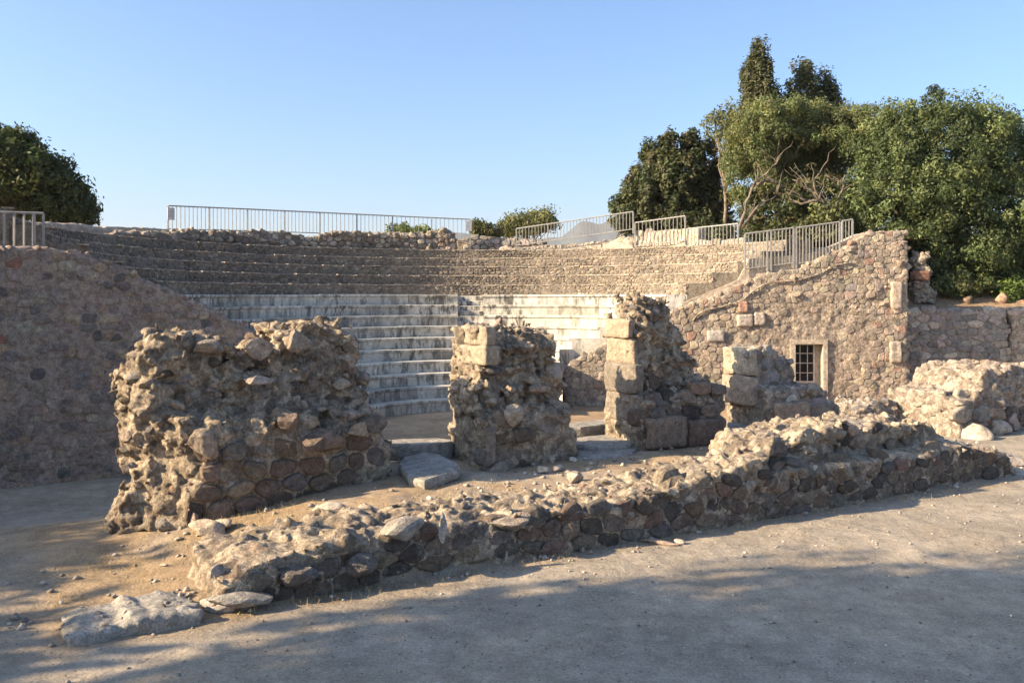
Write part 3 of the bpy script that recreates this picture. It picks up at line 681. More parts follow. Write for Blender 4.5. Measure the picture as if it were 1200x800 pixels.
# window in its opening
def frbox(mb, a0, a1, b0, b1, z0, z1):
    V = []
    for a_ in (a0, a1):
        for b_ in (b0, b1):
            for z_ in (z0, z1): x, y = FR.world(a_, b_); V.append((x, y, z_))
    return mb.add(V, [(0, 1, 3, 2), (4, 6, 7, 5), (0, 4, 5, 1), (2, 3, 7, 6), (0, 2, 6, 4), (1, 5, 7, 3)])
L0 = tuple(Rw.th.location)
mb = MB(); frbox(mb, w0-.14, w0+.02, -.05, .5, wz0, wz1); frbox(mb, w1-.02, w1+.12, -.05, .5, wz0, wz1); frbox(mb, w0-.14, w1+.12, -.053, .5, wz1, wz1+.14)
mb.obj('window_surround', M['plaster'], Rw.th, L0)
mb = MB(); gx0, gx1 = w0+.02, w0+.72; gz0 = FR.pf(940, 448, .3)[1]; fw = .045
frbox(mb, gx0, gx0+fw, .30, .36, gz0, wz1); frbox(mb, gx1-fw, gx1, .30, .36, gz0, wz1); frbox(mb, gx0+fw, gx1-fw, .302, .358, wz1-fw, wz1); frbox(mb, gx0+fw, gx1-fw, .302, .358, gz0, gz0+fw)
win = mb.obj('window', M['frame'], Rw.th, L0)
mb = MB(); frbox(mb, gx0+.01, gx1-.01, .345, .352, gz0+.01, wz1-.01); mb.obj('pane', M['dark'], win, L0)
for i in range(1, 3):
    xx = gx0+(gx1-gx0)*i/3; mb = MB(); frbox(mb, xx-.012, xx+.012, .285, .299, gz0, wz1); mb.obj('bar', M['frame'], win, L0)
for i in range(1, 4):
    zz = gz0+(wz1-gz0)*i/4; mb = MB(); frbox(mb, gx0, gx1, .27, .284, zz-.012, zz+.012); mb.obj('bar', M['frame'], win, L0)
for o in win.children: o.location = (0, 0, 0); o.data.transform(__import__('mathutils').Matrix.Identity(4))
mb = MB(); frbox(mb, gx0, w1-.02, .31, .5, wz0, gz0); mb.obj('window_apron', M['plaster'], Rw.th, L0)
mb = MB(); frbox(mb, gx1, w1-.02, .33, .5, gz0, wz1); mb.obj('window_reveal', M['plaster'], Rw.th, L0)
mb = MB(); frbox(mb, gx0, gx1, .45, .5, gz0, wz1); mb.obj('window_back', M['dark'], Rw.th, L0)

# ------------------------------------------------------------ 8 marble seating
def inside(x, y, marg=.05):
    al, bl = FL.local(x, y); ar, br = FR.local(x, y)
    if bl < .4+marg: return False
    if x > 1.5: return br > .35+marg
    return True
def arcrange(r, lo=-.6, hi=math.pi+.6, n=500):
    th = [lo+(hi-lo)*i/n for i in range(n+1)]
    ok_ = [t for t in th if inside(CX+r*math.cos(t), CY+r*math.sin(t))]
    return min(ok_), max(ok_)
_rc = {}
def ends(r):                                            # where a row of this radius meets the end walls
    k = round(r, 2)
    if k not in _rc: _rc[k] = arcrange(r, n=3000)
    return _rc[k]
NR, TR, R0, Z0, RS = 10, .49, 3.2, -.5, .35
seat = thing('marble_seating', 'curved marble seat rows streaked with dark lichen, split by a narrow stair', 'seating', (CX, CY+6, Z0))
SL = np.array(seat.location)
AIS = R_(93.5)
def ablock(name, par, r0, r1, t0, t1, z0, z1, mat, tint, lip=True, nseg=None, jz=0., e0=False, e1=False):
    n = nseg or max(2, int((t1-t0)*r0/.35)); V = []; F_ = []
    prof = [(r0+.045, z0), (r0+.045, z1-.10), (r0, z1-.07), (r0+.004, z1-.012), (r0+.018, z1), (r1, z1-.006), (r1, z0)] if lip else [(r0, z0), (r0, z1-.012), (r0+.015, z1), (r1, z1), (r1, z0)]
    m = len(prof)
    for i in range(n+1):
        for r, z in prof:
            ta = ends(r)[0] if e0 else t0; tb = ends(r)[1] if e1 else t1; t = ta+(tb-ta)*i/n
            V.append((CX+r*math.cos(t)-SL[0], CY+r*math.sin(t)-SL[1], z+jz-SL[2]))
    for i in range(n):
        for k in range(m): F_.append((i*m+k, i*m+(k+1) % m, (i+1)*m+(k+1) % m, (i+1)*m+k))
    F_.append(tuple(range(m))[::-1]); F_.append(tuple(n*m+k for k in range(m)))
    V = np.array(V); c = V.mean(0)
    return link(name, mesh(name, V-c, F_, mat, tint), par, Vector(c))
rd = random.Random(5)
for i in range(NR):
    r = R0+TR*i; z1 = Z0+RS*(i+1); lo, hi = ends(r)
    haw = .43/r
    for s0, s1 in ((lo, AIS-haw), (AIS+haw, hi)):
        if s1 <= s0: continue
        t = s0
        while t < s1-.01:
            e = t+rd.uniform(.9, 2.1)/r
            if s1-e < .5/r: e = s1
            v = rd.uniform(.85, 1.1); tint = (.54*v, .505*v, .44*v*rd.uniform(.94, 1.02))
            if rd.random() < .18: tint = tuple(c*.7 for c in tint)
            ablock('seat_block', seat, r+rd.uniform(-.008, .008), r+TR+.06, t+.004/r*1.2, min(e, s1)-.004/r*1.2, z1-RS-1.0, z1, M['marble'], tint, jz=rd.uniform(-.006, .006), e0=t == lo, e1=min(e, s1) >= hi-1e-6)
            t = e
    for k in range(2):                                  # two steps to each row
        v = rd.uniform(.8, 1.05)
        ablock('stair_step', seat, r+.16+k*TR/2, r+TR/2+.22+k*TR/2, AIS-haw+.01/r, AIS+haw-.01/r, z1-RS-.3, z1-RS/2+k*RS/2-.05, M['marble'], (.52*v, .485*v, .42*v), False)
RM = R0+TR*NR
# ------------------------------------------------------------ 9 upper rubble terraces
ter = thing('upper_terraces', 'curved rubble terraces rising behind the marble seats', 'terrace', (CX, CY+9, 3.0)); TL = np.array(ter.location)
ZT = Z0+RS*NR; NT, TT, TS = 5, .68, .345
def fstones(par, rr, t0, t1, z0, z1, rh, rw, seed, pal, dep=.02):
    fr = Arc(CX, CY, rr); a0, a1 = (math.pi/2-t1)*rr, (math.pi/2-t0)*rr; mb = MB(); rd = random.Random(seed)
    for c, ar in cells([(a0, z0), (a0, z1), (a1, z1), (a1, z0)], rh, rw, .02, .42, seed, .45):
        n = len(c); cx = sum(p[0] for p in c)/n; cz = sum(p[1] for p in c)/n; V = []; tt = dep*rd.uniform(.4, 1.6)
        for s_, dp in ((1, .03), (.9, -tt*.7), (.5, -tt)):
            for a_, z_ in c:
                x, y = fr.world(cx+(a_-cx)*s_, dp+rd.uniform(-.006, .006)); V.append((x, y, min(cz+(z_-cz)*s_, z1+.01)))
        F_ = [(q*n+k, q*n+(k+1) % n, (q+1)*n+(k+1) % n, (q+1)*n+k) for q in (0, 1) for k in range(n)]+[tuple(2*n+k for k in range(n))]
        mb.add(V, F_, pick(pal, rd))
    return mb
for i in range(NT):
    r = RM+TT*i; z1 = ZT+TS*(i+1); lo, hi = ends(r); n = 160; V = []; F_ = []
    prof = [(r, z1-TS-1.6), (r, z1-.03), (r+.03, z1), (r+TT+.05, z1+.01), (r+TT+.05, z1-TS-1.6)]; m = 5
    ths = np.linspace(lo, hi, n+1)
    wob = n2(ths*r, ths*0+i, .7, 3, i); wz = n2(ths*r, ths*0+i+50, .4, 3, i+9)
    for k, t in enumerate(ths):
        for q, (rr, z) in enumerate(prof):
            ea, eb = ends(rr); t = ea+(eb-ea)*k/n
            dr = .03*wob[k] if q < 3 else 0; dz = .025*wz[k]*(q in (1, 2))
            V.append((CX+(rr+dr)*math.cos(t)-TL[0], CY+(rr+dr)*math.sin(t)-TL[1], z+dz-TL[2]))
    for k in range(n):
        for q in range(m): F_.append((k*m+q, k*m+(q+1) % m, (k+1)*m+(q+1) % m, (k+1)*m+q))
    F_.append(tuple(range(m))[::-1]); F_.append(tuple(n*m+k for k in range(m)))
    link('terrace_row', mesh('terrace_row', V, F_, M['terrace']), ter)
    mb = fstones(ter, r, lo, hi, z1-TS, z1-.03, .085, .16, 300+i, TERR); o = mb.obj('facing_stones', M['stone'], ter, tuple(TL)); o['kind'] = 'stuff'
    # paler stones along the top edge of the row
    mb = MB(); t = lo
    while t < hi:
        ww = rd.uniform(.12, .45)/r
        c = r+.06; x, y = CX+c*math.cos(t+ww/2), CY+c*math.sin(t+ww/2)
        if rd.random() < .85: mb.box((x, y, z1-.008+rd.uniform(-.006, .012)), (ww*r*.95, .16*rd.uniform(.7, 1.3), .035), (-math.sin(t+ww/2), math.cos(t+ww/2), 0), pick(PALEP, rd))
        t += ww
    o = mb.obj('edge_stones', M['stone'], ter, tuple(TL)); o['kind'] = 'stuff'
RT = RM+TT*NT; ZTT = ZT+TS*NT
# ------------------------------------------------------------ 10 rim walls
def arcwall(name, label, R, px_top, depth, zlow, vox, amp, mat, seed, pal=None, rh=.17, rw=.26, cat='wall', keep=.9, nrock=0, t_=.05):
    fr = Arc(CX, CY, R); o = outl(fr, px_top, 0.); o = [(o[0][0], zlow)]+o+[(o[-1][0], zlow)]
    bd = ruin(name, label, cat, fr, o, 0, depth, vox, amp, mat, None, None, seed, .04)
    if pal: clad(bd, [(p[0], p[1]-.03) for p in o], rh, rw, .03, t_, pal, .3, seed, keep, .6, .3)
    if nrock: rocks(bd, nrock, .05, .14, zlow, 9, TAN, seed, .2)
    finish(bd); return bd
arcwall('rim_wall', 'ragged rubble wall along the top of the terraces ending in a broken right edge', RT, [(128, 281), (136, 272), (150, 270), (175, 271), (200, 272), (220, 268), (240, 271), (262, 269), (290, 270), (320, 271), (350, 273), (372, 278), (378, 272), (405, 272), (430, 271), (455, 273), (480, 272), (500, 270), (520, 267), (531, 272), (536, 280), (537, 292)], .7, ZTT-.1, .055, .8, 'terrace', 120, TERR+PALEP[:2], .19, .28, nrock=60)
arcwall('backing_wall', 'plastered wall behind the top terrace at the far left', RT+1.0, [(-30, 258), (10, 259), (60, 261), (90, 262), (118, 265), (160, 266), (200, 268)], .5, ZTT-.3, .06, .3, 'plaster', 121)
arcwall('kerb_wall', 'low grey wall in the gap right of the ragged rim wall', RT+1.6, [(535, 281), (560, 277), (605, 279), (640, 283)], .5, ZTT-.3, .06, .4, 'terrace', 122, GREYP, .2, .35)
arcwall('rim_wall', 'low pale rim wall under the longest sloping railing, left of the dark conifer', RT, [(590, 291), (640, 288), (690, 284), (742, 277)], .5, ZTT-.1, .06, .35, 'plaster', 123, PALEP, .3, .6, keep=.6, t_=.02)
arcwall('rim_wall', 'pale rim wall block below the dark conifer, behind a short railing', RT, [(743, 277), (746, 272), (780, 269), (819, 266), (821, 290)], .5, ZTT-.3, .06, .3, 'plaster', 124, PALEP, .25, .5, keep=.4, t_=.02)
arcwall('rim_wall', 'pale low rim wall under the railing beside the bare-limbed tree', RT-.15, [(806, 284), (840, 282), (871, 279), (873, 300)], .5, ZTT-.5, .06, .3, 'plaster', 125, PALEP, .22, .4, keep=.5, t_=.02)
arcwall('rim_wall', 'pale plastered ledge under the nearest right railing', RT+.25, [(870, 301), (900, 297), (940, 293), (962, 290)], .6, ZTT-1., .06, .25, 'plaster', 126)
# sloping pale coping along the back of the right end wall
mb = MB()
cp = [(795, 355), (830, 341), (860, 328), (873, 304), (900, 302), (935, 299), (957, 294), (985, 283), (1005, 274)]
cpp = []
for px, py in cp: a0, z0 = FR.pf(px, py, .95); cpp.append((a0, z0))
for (a0, z0), (a1, z1) in zip(cpp[:-1], cpp[1:]):
    V = []
    for a_, z_ in ((a0, z0), (a1, z1)):
        for b_ in (.28, 1.35):
            for dz in (-.9, 0): x, y = FR.world(a_, b_); V.append((x, y, z_+dz))
    mb.add(V, [(0, 1, 3, 2), (4, 6, 7, 5), (0, 4, 5, 1), (2, 3, 7, 6), (0, 2, 6, 4), (1, 5, 7, 3)])
o = mb.obj('coping', M['plaster'], Rw.th, L0)

# ------------------------------------------------------------ 11 plateau round the cavea, bank and retaining wall on the right
n = 200; V = []; F_ = []; ths = np.linspace(math.pi+.55, -.02, n)
for t in ths:
    for k, (rr, z) in enumerate(((RT+.2, ZTT-.02), (RT+1.6, ZTT+.02), (RT+4, ZTT+.2), (RT+14, ZTT+.2), (RT+60, ZTT-.6), (RT+300, ZTT-4))):
        x, y = CX+rr*math.cos(t), CY+rr*math.sin(t); V.append((x, y, z))
for i in range(n-1):
    for k in range(5): F_.append((i*6+k, i*6+k+1, (i+1)*6+k+1, (i+1)*6+k))
V = np.array(V)
Vx = V.copy()
tag(link('plateau_ground', mesh('plateau_ground', Vx, [f for f in F_ if all(FL.local(V[i][0], V[i][1])[1] > .3 and (V[i][0] < 8 or V[i][1] > 30.5 or FR.local(V[i][0], V[i][1])[0] < 10.9 and FR.local(V[i][0], V[i][1])[1] > .5) for i in f)], M['bank'], None, True)), kind='structure')
# bank sheet behind the retaining wall
bx = np.arange(12.6, 60, .5); by = np.arange(29.9, 70, .5); X, Y = np.meshgrid(bx, by, indexing='ij')
Zb = 2.5+.9*sstep(Y, 30, 33)+1.6*sstep(Y, 32, 42)*(X < 99)+(.12*n2(X, Y, 1.3, 4, 6)).reshape(X.shape)
idx = np.arange(X.size).reshape(X.shape); F_ = np.stack([idx[:-1, :-1], idx[1:, :-1], idx[1:, 1:], idx[:-1, 1:]], -1).reshape(-1, 4)
tag(link('bank_ground', mesh('bank_ground', np.stack([X.ravel(), Y.ravel(), Zb.ravel()], 1), F_, M['bank'], None, True)), kind='structure')
FT = Line(12.3, 29.4, 1, .02)
oT = [(0, -.9), (0, 2.52), (2, 2.5), (4, 2.53), (4.1, -.9)]
T_ = ruin('retaining_wall', 'grey rubble retaining wall in the shade of the window wall', 'wall', FT, oT, 0, .6, .06, .35, 'wallcore', None, None, 130, .05)
clad(T_, oT, .2, .4, .018, .025, GREYP, .35, 131, 1, .6, .3); finish(T_)  # grey stones up to the shadow edge: shade put into their colour
T2 = ruin('retaining_wall', 'sunlit pale retaining wall at the far right edge, beyond the shaded one', 'wall', FT, [(4.15, -.9), (4.15, 2.55), (9, 2.6), (14, 2.6), (14, -.9)], -.12, .6, .06, .35, 'wallcore', None, None, 133, .05)
clad(T2, [(4.15, -.9), (4.15, 2.5), (14, 2.55), (14, -.9)], .2, .4, .018, .025, PALEP, .35, 134, 1, .6, .3); finish(T2)  # paler stones past the shadow edge: sunlight put into their colour

# ------------------------------------------------------------ 12 railings
def railing(label, pts, nb, posts, group='railings on the rim', panel=None, th_=.02):
    """pts: two ends (x,y,zbottom,ztop); nb balusters between, posts thicker at fractions"""
    p0, p1 = np.array(pts[0], float), np.array(pts[1], float)
    t = thing('railing', label, 'railing', tuple(p0[:3]), group); L = tuple(p0[:3])
    p1[2] = p1[3]-(p0[3]-p0[2]); d = Vector((p1[0]-p0[0], p1[1]-p0[1], 0))
    def at(f): return p0*(1-f)+p1*f
    for nm, zi, off in (('top_rail', 3, 0), ('bottom_rail', 2, .08)):
        a0, a1 = Vector((p0[0], p0[1], p0[zi]+off)), Vector((p1[0], p1[1], p1[zi]+off))
        mb = MB(); mb.tube([a0, a1], [.025 if zi == 3 else .018]*2, 6); mb.obj(nm, M['metal'], t, L)
    h = (p0[3]-p0[2]); r_ = th_/2
    bm_ = MB(); bm_.box((0, 0, h/2+.03), (h-.08, th_, th_), (0, 0, 1)); me = mesh('baluster', bm_.V, bm_.F, M['metal'])
    bm_ = MB(); bm_.box((0, 0, h/2-.05), (h+.08, .05, .05), (0, 0, 1)); mp = mesh('post', bm_.V, bm_.F, M['metal'])
    for i in range(nb+1):
        q = at(i/nb); ip = any(abs(i/nb-f) < .5/nb for f in posts)
        link('post' if ip else 'baluster', mp if ip else me, t, (q[0]-L[0], q[1]-L[1], q[2]-L[2]))
    if panel is not None:
        q = at(panel); mb = MB(); mb.box((q[0], q[1]-.05, q[3]-.28), (.26, .02, .42), d); mb.obj('notice_panel', M['panel'], t, L)
def P3(px, Rr, pyb, pyt):
    fr = Arc(CX, CY, Rr); a_, zb = fr.pf(px, pyb, 0); _, zt = fr.pf(px, pyt, 0); x, y = fr.world(a_, 0); return (float(x), float(y), zb, zt)
def PR(px, pyb, pyt, b=.2):
    a_, zb = FR.pf(px, pyb, b); zt = FR.pf(px, pyt, b)[1]; x, y = FR.world(a_, b); return (float(x), float(y), zb, zt)
Rb = RT+1.3
sp = [(197, 271, 241), (290, 273, 245), (375, 277, 249), (460, 281, 253), (551, 284, 257)]
for k in range(4):
    q0, q1 = sp[k], sp[k+1]
    railing('railing on the skyline behind the ragged rim wall, '+('first section from the left', 'second section from the left', 'third section from the left', 'rightmost section next to the bushes')[k], [P3(q0[0], Rb, q0[1], q0[2]), P3(q1[0], Rb, q1[1], q1[2])], 20 if k < 2 else 18, (0, .5, 1), 'skyline railing sections', 0.04 if k == 0 else .98 if k == 3 else None)
Rr = RT-.1
railing('pale railing sloping up to the right above the low pale rim wall', [P3(605, Rr, 290, 268), P3(742, Rr, 280, 248)], 36, (0, .27, .6, 1), 'right rim railings', th_=.025)
railing('short railing in front of the pale wall block under the dark conifer', [P3(744, Rr, 291, 261), P3(803, Rr, 285, 253)], 13, (0, 1), 'right rim railings', th_=.023)
railing('short railing at the foot of the bare-limbed tree', [P3(806, Rr-.3, 301, 268), P3(865, Rr-.3, 296, 262)], 14, (0, .5, 1), 'right rim railings', th_=.023)
railing('near railing on the plastered ledge, left half with dark bushes behind', [PR(873, 318, 274), PR(930, 314, 267)], 13, (0, .5, 1), 'right rim railings', th_=.024)
railing('near railing on the plastered ledge, right half ending at the wall corner', [PR(933, 312, 267), PR(984, 298, 260)], 13, (0, 1), 'right rim railings', th_=.024)
railing('short railing section in the corner where the window wall steps up', [PR(987, 298, 259, .6), PR(999, 294, 257, .6)], 3, (0, 1), 'right rim railings', th_=.024)
def plf(px, pyb, pyt, b):
    a_, zb = FL.pf(px, pyb, b); _, zt = FL.pf(px, pyt, b); x, y = FL.world(a_, b); return (x, y, zb, zt)
railing('weathered railing on top of the shaded left wall at the picture edge', [plf(-55, 294, 247, .9), plf(51, 294, 250, .9)], 9, (.45, .89), 'left wall railing', th_=.035)

# ------------------------------------------------------------ 13 hills
V = []; F_ = []; rid = []
for px in np.arange(-500, 1800, 6):
    k = (px-600)/FPX; d = 2300.
    e = 62+10*float(n2(px, 0, 160, 3, 2)[0])+22*math.exp(-((px-722)/30)**2)+17*math.exp(-((px-683)/20)**2)+12*math.exp(-((px-540)/40)**2)+4*float(n2(px, 0, 14, 3, 5)[0])
    for f, hh in ((1.12, 0.), (1., 1.), (.93, .6), (.85, .25), (.75, -.02)):
        V.append((k*d*f, d*f, EYE+(e*hh)/FPX*d))
for i in range(len(V)//5-1):
    for k in range(4): F_.append((i*5+k, (i+1)*5+k, (i+1)*5+k+1, i*5+k+1))
tag(link('hills', mesh('hills', V, F_, M['hill'], None, True)), kind='structure')

# ------------------------------------------------------------ 14 trees
def foliage(blobs, nclump, nleaf, lsize, col, seed, cr=.35, shell=.55, elong=(1, 1, 1), up=0., colv=.35):
    r_ = np.random.default_rng(seed); vol = np.array([b[3]*b[4]*b[5] for b in blobs])**.75; pr_ = vol/vol.sum()
    bi = r_.choice(len(blobs), nclump, p=pr_); Bc = np.array(blobs)[bi]
    d = r_.normal(size=(nclump, 3)); d /= np.linalg.norm(d, axis=1)[:, None]
    rad = shell+(1.04-shell)*r_.random(nclump)**.55
    d[:, 2] = np.where(d[:, 2] < -.5, d[:, 2]*.7, d[:, 2])
    lump = 1+.22*fbm(d*2.6+seed, 1., 2, seed % 50)
    Cc = Bc[:, :3]+d*rad[:, None]*lump[:, None]*Bc[:, 3:6]
    cs = cr*r_.uniform(.6, 1.4, nclump)
    ctint = np.array(col)[r_.integers(0, len(col), nclump)]*r_.uniform(1-colv, 1+colv, (nclump, 1))
    ci = np.repeat(np.arange(nclump), nleaf); m = len(ci)
    o = r_.normal(size=(m, 3)); o /= np.linalg.norm(o, axis=1)[:, None]; o *= (r_.random(m)**.4)[:, None]
    el = np.array(elong)[None]
    P = Cc[ci]+o*el*cs[ci][:, None]
    nrm = o+.5*d[ci]+.7*r_.normal(size=(m, 3)); nrm[:, 2] += up; nrm /= np.linalg.norm(nrm, axis=1)[:, None]
    tv = np.cross(nrm, r_.normal(size=(m, 3))); tv /= np.linalg.norm(tv, axis=1)[:, None]+1e-9; bv = np.cross(nrm, tv)
    s_ = lsize*r_.uniform(.6, 1.3, m)[:, None]
    V = np.stack([P-tv*s_, P+bv*s_*.45, P+tv*s_, P-bv*s_*.45], 1).reshape(-1, 3)
    T = np.repeat(ctint[ci]*r_.uniform(.8, 1.2, (m, 1)), 4, axis=0)
    F_ = np.arange(m*4).reshape(-1, 4); return V, F_, T, Cc
def pxb(px, py, Yd, rx, rz, ry=None):       # blob from its apparent place and size, at its own distance
    s_ = Yd/FPX; return ((px-600)*s_, Yd, EYE-(py-HZ)*s_, rx*s_, (ry or rx)*s_, rz*s_)
def limb(mb, p0, p1, r0, r1, rd, wob=.12, n=6):
    p0, p1 = Vector(p0), Vector(p1); L = (p1-p0).length; pts = []
    for i in range(n+1):
        f = i/n; q = p0.lerp(p1, f); k = math.sin(f*math.pi)*wob*L
        q += Vector((rd.uniform(-1, 1), rd.uniform(-1, 1), rd.uniform(-.5, 1)))*k*.5; pts.append(q)
    mb.tube(pts, [r0+(r1-r0)*i/n for i in range(n+1)], 6); return pts
def tree(name, label, base, blobs, nclump, nleaf, lsize, col, seed, tr=.2, bark='dbark', cat='tree', nl=9, group=None, **kw):
    th = thing(name, label, cat, base, group); rd = random.Random(seed)
    V, F_, T, Cc = foliage(blobs, nclump, nleaf, lsize, col, seed, **kw)
    o = link('crown', mesh('crown', V-np.array(base), F_, M['leaf'], T), th); o['kind'] = 'stuff'
    mb = MB(); c = np.mean([b[:3] for b in blobs], axis=0); fork = Vector(base)+(Vector(c)-Vector(base))*.45
    limb(mb, base, fork, tr, tr*.75, rd, .05)
    for i in rd.sample(range(len(Cc)), min(nl, len(Cc))):
        pts = limb(mb, fork, Cc[i], tr*.55, .015, rd, .1)
        for _ in range(2):
            j = min(range(0, len(Cc), 3), key=lambda j: (Vector(Cc[j])-pts[3]).length+rd.uniform(0, 1.5)); limb(mb, pts[3], Cc[j], tr*.22, .01, rd, .1)
    mb.obj('trunk', M[bark], th, base, True); return th
GR = [(.105, .135, .052), (.082, .11, .043), (.125, .15, .06), (.055, .075, .03)]
OL = [(.13, .14, .055), (.10, .115, .045), (.15, .15, .065)]
DK = [(.055, .07, .03), (.042, .055, .024), (.07, .08, .032), (.08, .072, .034)]
CY_ = [(.085, .09, .042), (.065, .072, .033), (.105, .10, .05)]
s = 34/FPX
tree('broadleaf_tree', 'large round dense green tree rising behind the corner of the window wall', (16.6, 34, 2.9), [pxb(1100, 200, 34, 92, 88), pxb(1060, 245, 33.4, 72, 70), pxb(1150, 255, 33.5, 72, 85), pxb(1110, 290, 33, 70, 55), pxb(1180, 310, 33, 45, 42), pxb(1045, 180, 34, 50, 50), pxb(1165, 180, 35, 45, 45), pxb(1215, 270, 34, 50, 80)], 1700, 110, .068, GR, 11, .28, cr=.36, shell=.62, colv=.42)
tree('broadleaf_tree', 'mid green tree with long bare pale limbs beneath its crown, behind the right railings', (9.6, 37, 5.2), [pxb(905, 150, 37, 55, 32), pxb(960, 160, 37.5, 60, 38), pxb(880, 205, 36.5, 30, 70), pxb(1010, 160, 36, 45, 35), pxb(900, 180, 38, 50, 45), pxb(945, 190, 39, 55, 42)], 1100, 105, .06, OL+GR[:1], 12, .2, 'bark', cr=.33, shell=.5)
th = tree('cedar_tree', 'dark layered conifer standing left of the bare-limbed tree', (6.2, 42, 4.5), [pxb(770, 240, 42, 42, 38), pxb(745, 252, 42, 30, 26), pxb(795, 215, 42, 34, 42), pxb(825, 240, 42.5, 28, 45), pxb(775, 195, 42, 18, 32), pxb(828, 190, 42.5, 16, 30), pxb(742, 205, 42, 8, 14), pxb(812, 175, 42, 12, 22), pxb(800, 265, 42, 55, 20), pxb(735, 222, 42, 7, 15), pxb(758, 182, 42, 8, 18), pxb(786, 168, 42, 8, 20), pxb(722, 240, 42, 8, 10), pxb(845, 200, 42, 8, 18)], 900, 70, .11, DK+CY_[:1], 13, .25, cr=.33, shell=.5, elong=(.9, .9, 1.1), up=.5)
def spire(px, ptop, pbot, w_, Yd, n=7):
    return [pxb(px+random.uniform(-3, 3), ptop+(pbot-ptop)*(i+.5)/n, Yd, w_*(.25+.75*((i+.6)/n)**.8), (pbot-ptop)/n*1.0) for i in range(n)]
tree('cypress_tree', 'tall pointed cypress, its tip the highest point of the skyline', (11.2, 41, 5), spire(890, 60, 190, 36, 41), 800, 45, .085, CY_, 14, .22, cr=.30, shell=.5, elong=(.7, .7, 1.5), up=.6)
tree('cypress_tree', 'blunter dark cypress just right of the tallest one', (13.3, 42, 5), spire(940, 80, 190, 38, 42, 6)+spire(966, 92, 190, 32, 42.4, 6), 900, 45, .085, CY_+DK[:1], 15, .22, cr=.28, shell=.5, elong=(.7, .7, 1.5), up=.6)
tree('thin_tree', 'sparse pale olive tree with see-through twigs left of the tallest cypress', (9.3, 39, 5), [pxb(845, 150, 39, 22, 20), pxb(862, 140, 39, 14, 18), pxb(838, 142, 39, 14, 12)], 70, 30, .075, [(.13, .14, .07), (.11, .12, .06)], 16, .09, 'bark', nl=16, cr=.3, shell=.3)
tree('broadleaf_tree', 'dark round tree behind the wall at the upper left corner', (-23, 42, 4.5), [pxb(5, 205, 42, 55, 52), pxb(-40, 215, 42, 60, 60), pxb(70, 238, 42, 36, 34), pxb(45, 215, 42, 42, 36), pxb(12, 172, 42, 26, 20), pxb(88, 248, 42, 22, 20)], 1100, 58, .115, [(.05, .07, .02), (.04, .055, .018), (.07, .08, .025)], 17, .3, cr=.5, shell=.6)
tree('olive_bush', 'pale olive bush with feathery top left of the sloping railing', (1.0, 52, 4.6), [pxb(622, 262, 52, 28, 15), pxb(605, 268, 52, 24, 12), pxb(640, 258, 52, 14, 12)], 170, 45, .10, [(.17, .17, .07), (.14, .14, .06), (.10, .11, .04)], 18, .08, cat='bush', cr=.4, shell=.3)
tree('round_bush', 'small dark green bush at the end of the skyline railing', (-1.6, 48, 4.6), [pxb(562, 268, 48, 12, 10), pxb(576, 272, 48, 14, 8)], 60, 45, .09, DK+OL[:1], 19, .06, cat='bush', cr=.3, shell=.3)
tree('round_bush', 'low bright green bush showing behind the skyline railing', (-5.4, 48, 4.8), [pxb(480, 271, 48, 26, 8), pxb(505, 274, 48, 20, 6)], 80, 45, .08, [(.13, .16, .04), (.10, .13, .035)], 20, .06, cat='bush', cr=.25, shell=.3)
tree('hedge', 'dark hedge behind the near right railings', (9.5, 34.5, 4.6), [pxb(840, 285, 34.5, 28, 18), pxb(890, 288, 34.2, 32, 20), pxb(935, 280, 33.6, 32, 26), pxb(970, 268, 33.2, 25, 30), pxb(905, 250, 36, 45, 35), pxb(960, 240, 36, 45, 40), pxb(1000, 250, 35, 30, 35)], 520, 45, .09, DK+OL[:1], 21, .08, cat='hedge', cr=.35, shell=.35)
tree('round_bush', 'bright green shrub on the bank at the right edge under the big tree', (18.6, 31.5, 2.7), [pxb(1192, 340, 31.5, 16, 16), pxb(1180, 348, 31.3, 12, 9)], 90, 45, .07, [(.11, .16, .04), (.08, .12, .03)], 22, .05, cat='bush', cr=.25, shell=.3)
tree('round_bush', 'olive green shrub at the foot of the big tree above the shaded retaining wall', (14.9, 31.5, 2.7), [pxb(1110, 336, 31.5, 22, 15), pxb(1140, 335, 31.8, 22, 14), pxb(1088, 300, 32, 14, 30)], 160, 45, .07, OL+GR[:2], 23, .05, cat='bush', cr=.25, shell=.3)
# bare limbs of the mid tree, own parts
mt = [o for o in bpy.data.objects if o.get('label', '').startswith('mid green tree')][0]
rdl = random.Random(3)
for path in ([(868, 268), (874, 240), (886, 215), (905, 196), (915, 180)], [(886, 215), (900, 212), (922, 220)], [(985, 265), (970, 240), (950, 222), (930, 210)], [(980, 262), (962, 235), (952, 215), (965, 195)], [(870, 265), (890, 240), (912, 228)], [(960, 235), (940, 240), (925, 232)], [(975, 250), (985, 225), (990, 205)]):
    mb = MB(); pts = []; Yd = 33.3+rdl.uniform(0, .8); k = Yd/FPX
    for px, py in path: pts.append(Vector(((px-600)*k, Yd+rdl.uniform(-.2, .2), EYE-(py-HZ)*k)))
    P2 = []
    for p, q in zip(pts[:-1], pts[1:]):
        for t in (0, .33, .66): P2.append(p.lerp(q, t)+Vector([rdl.uniform(-.05, .05) for _ in range(3)]))
    P2.append(pts[-1]); n_ = len(P2)
    mb.tube(P2, [.055*(1-i/n_)+.014 for i in range(n_)], 6)
    for _ in range(8):
        p = rdl.choice(P2); limb(mb, p, p+Vector((rdl.uniform(-.9, .9), rdl.uniform(-.4, .4), rdl.uniform(.1, 1.0))), .022, .006, rdl, .15, 4)
    mb.obj('bare_limb', M['bark'], mt, tuple(mt.location), True)
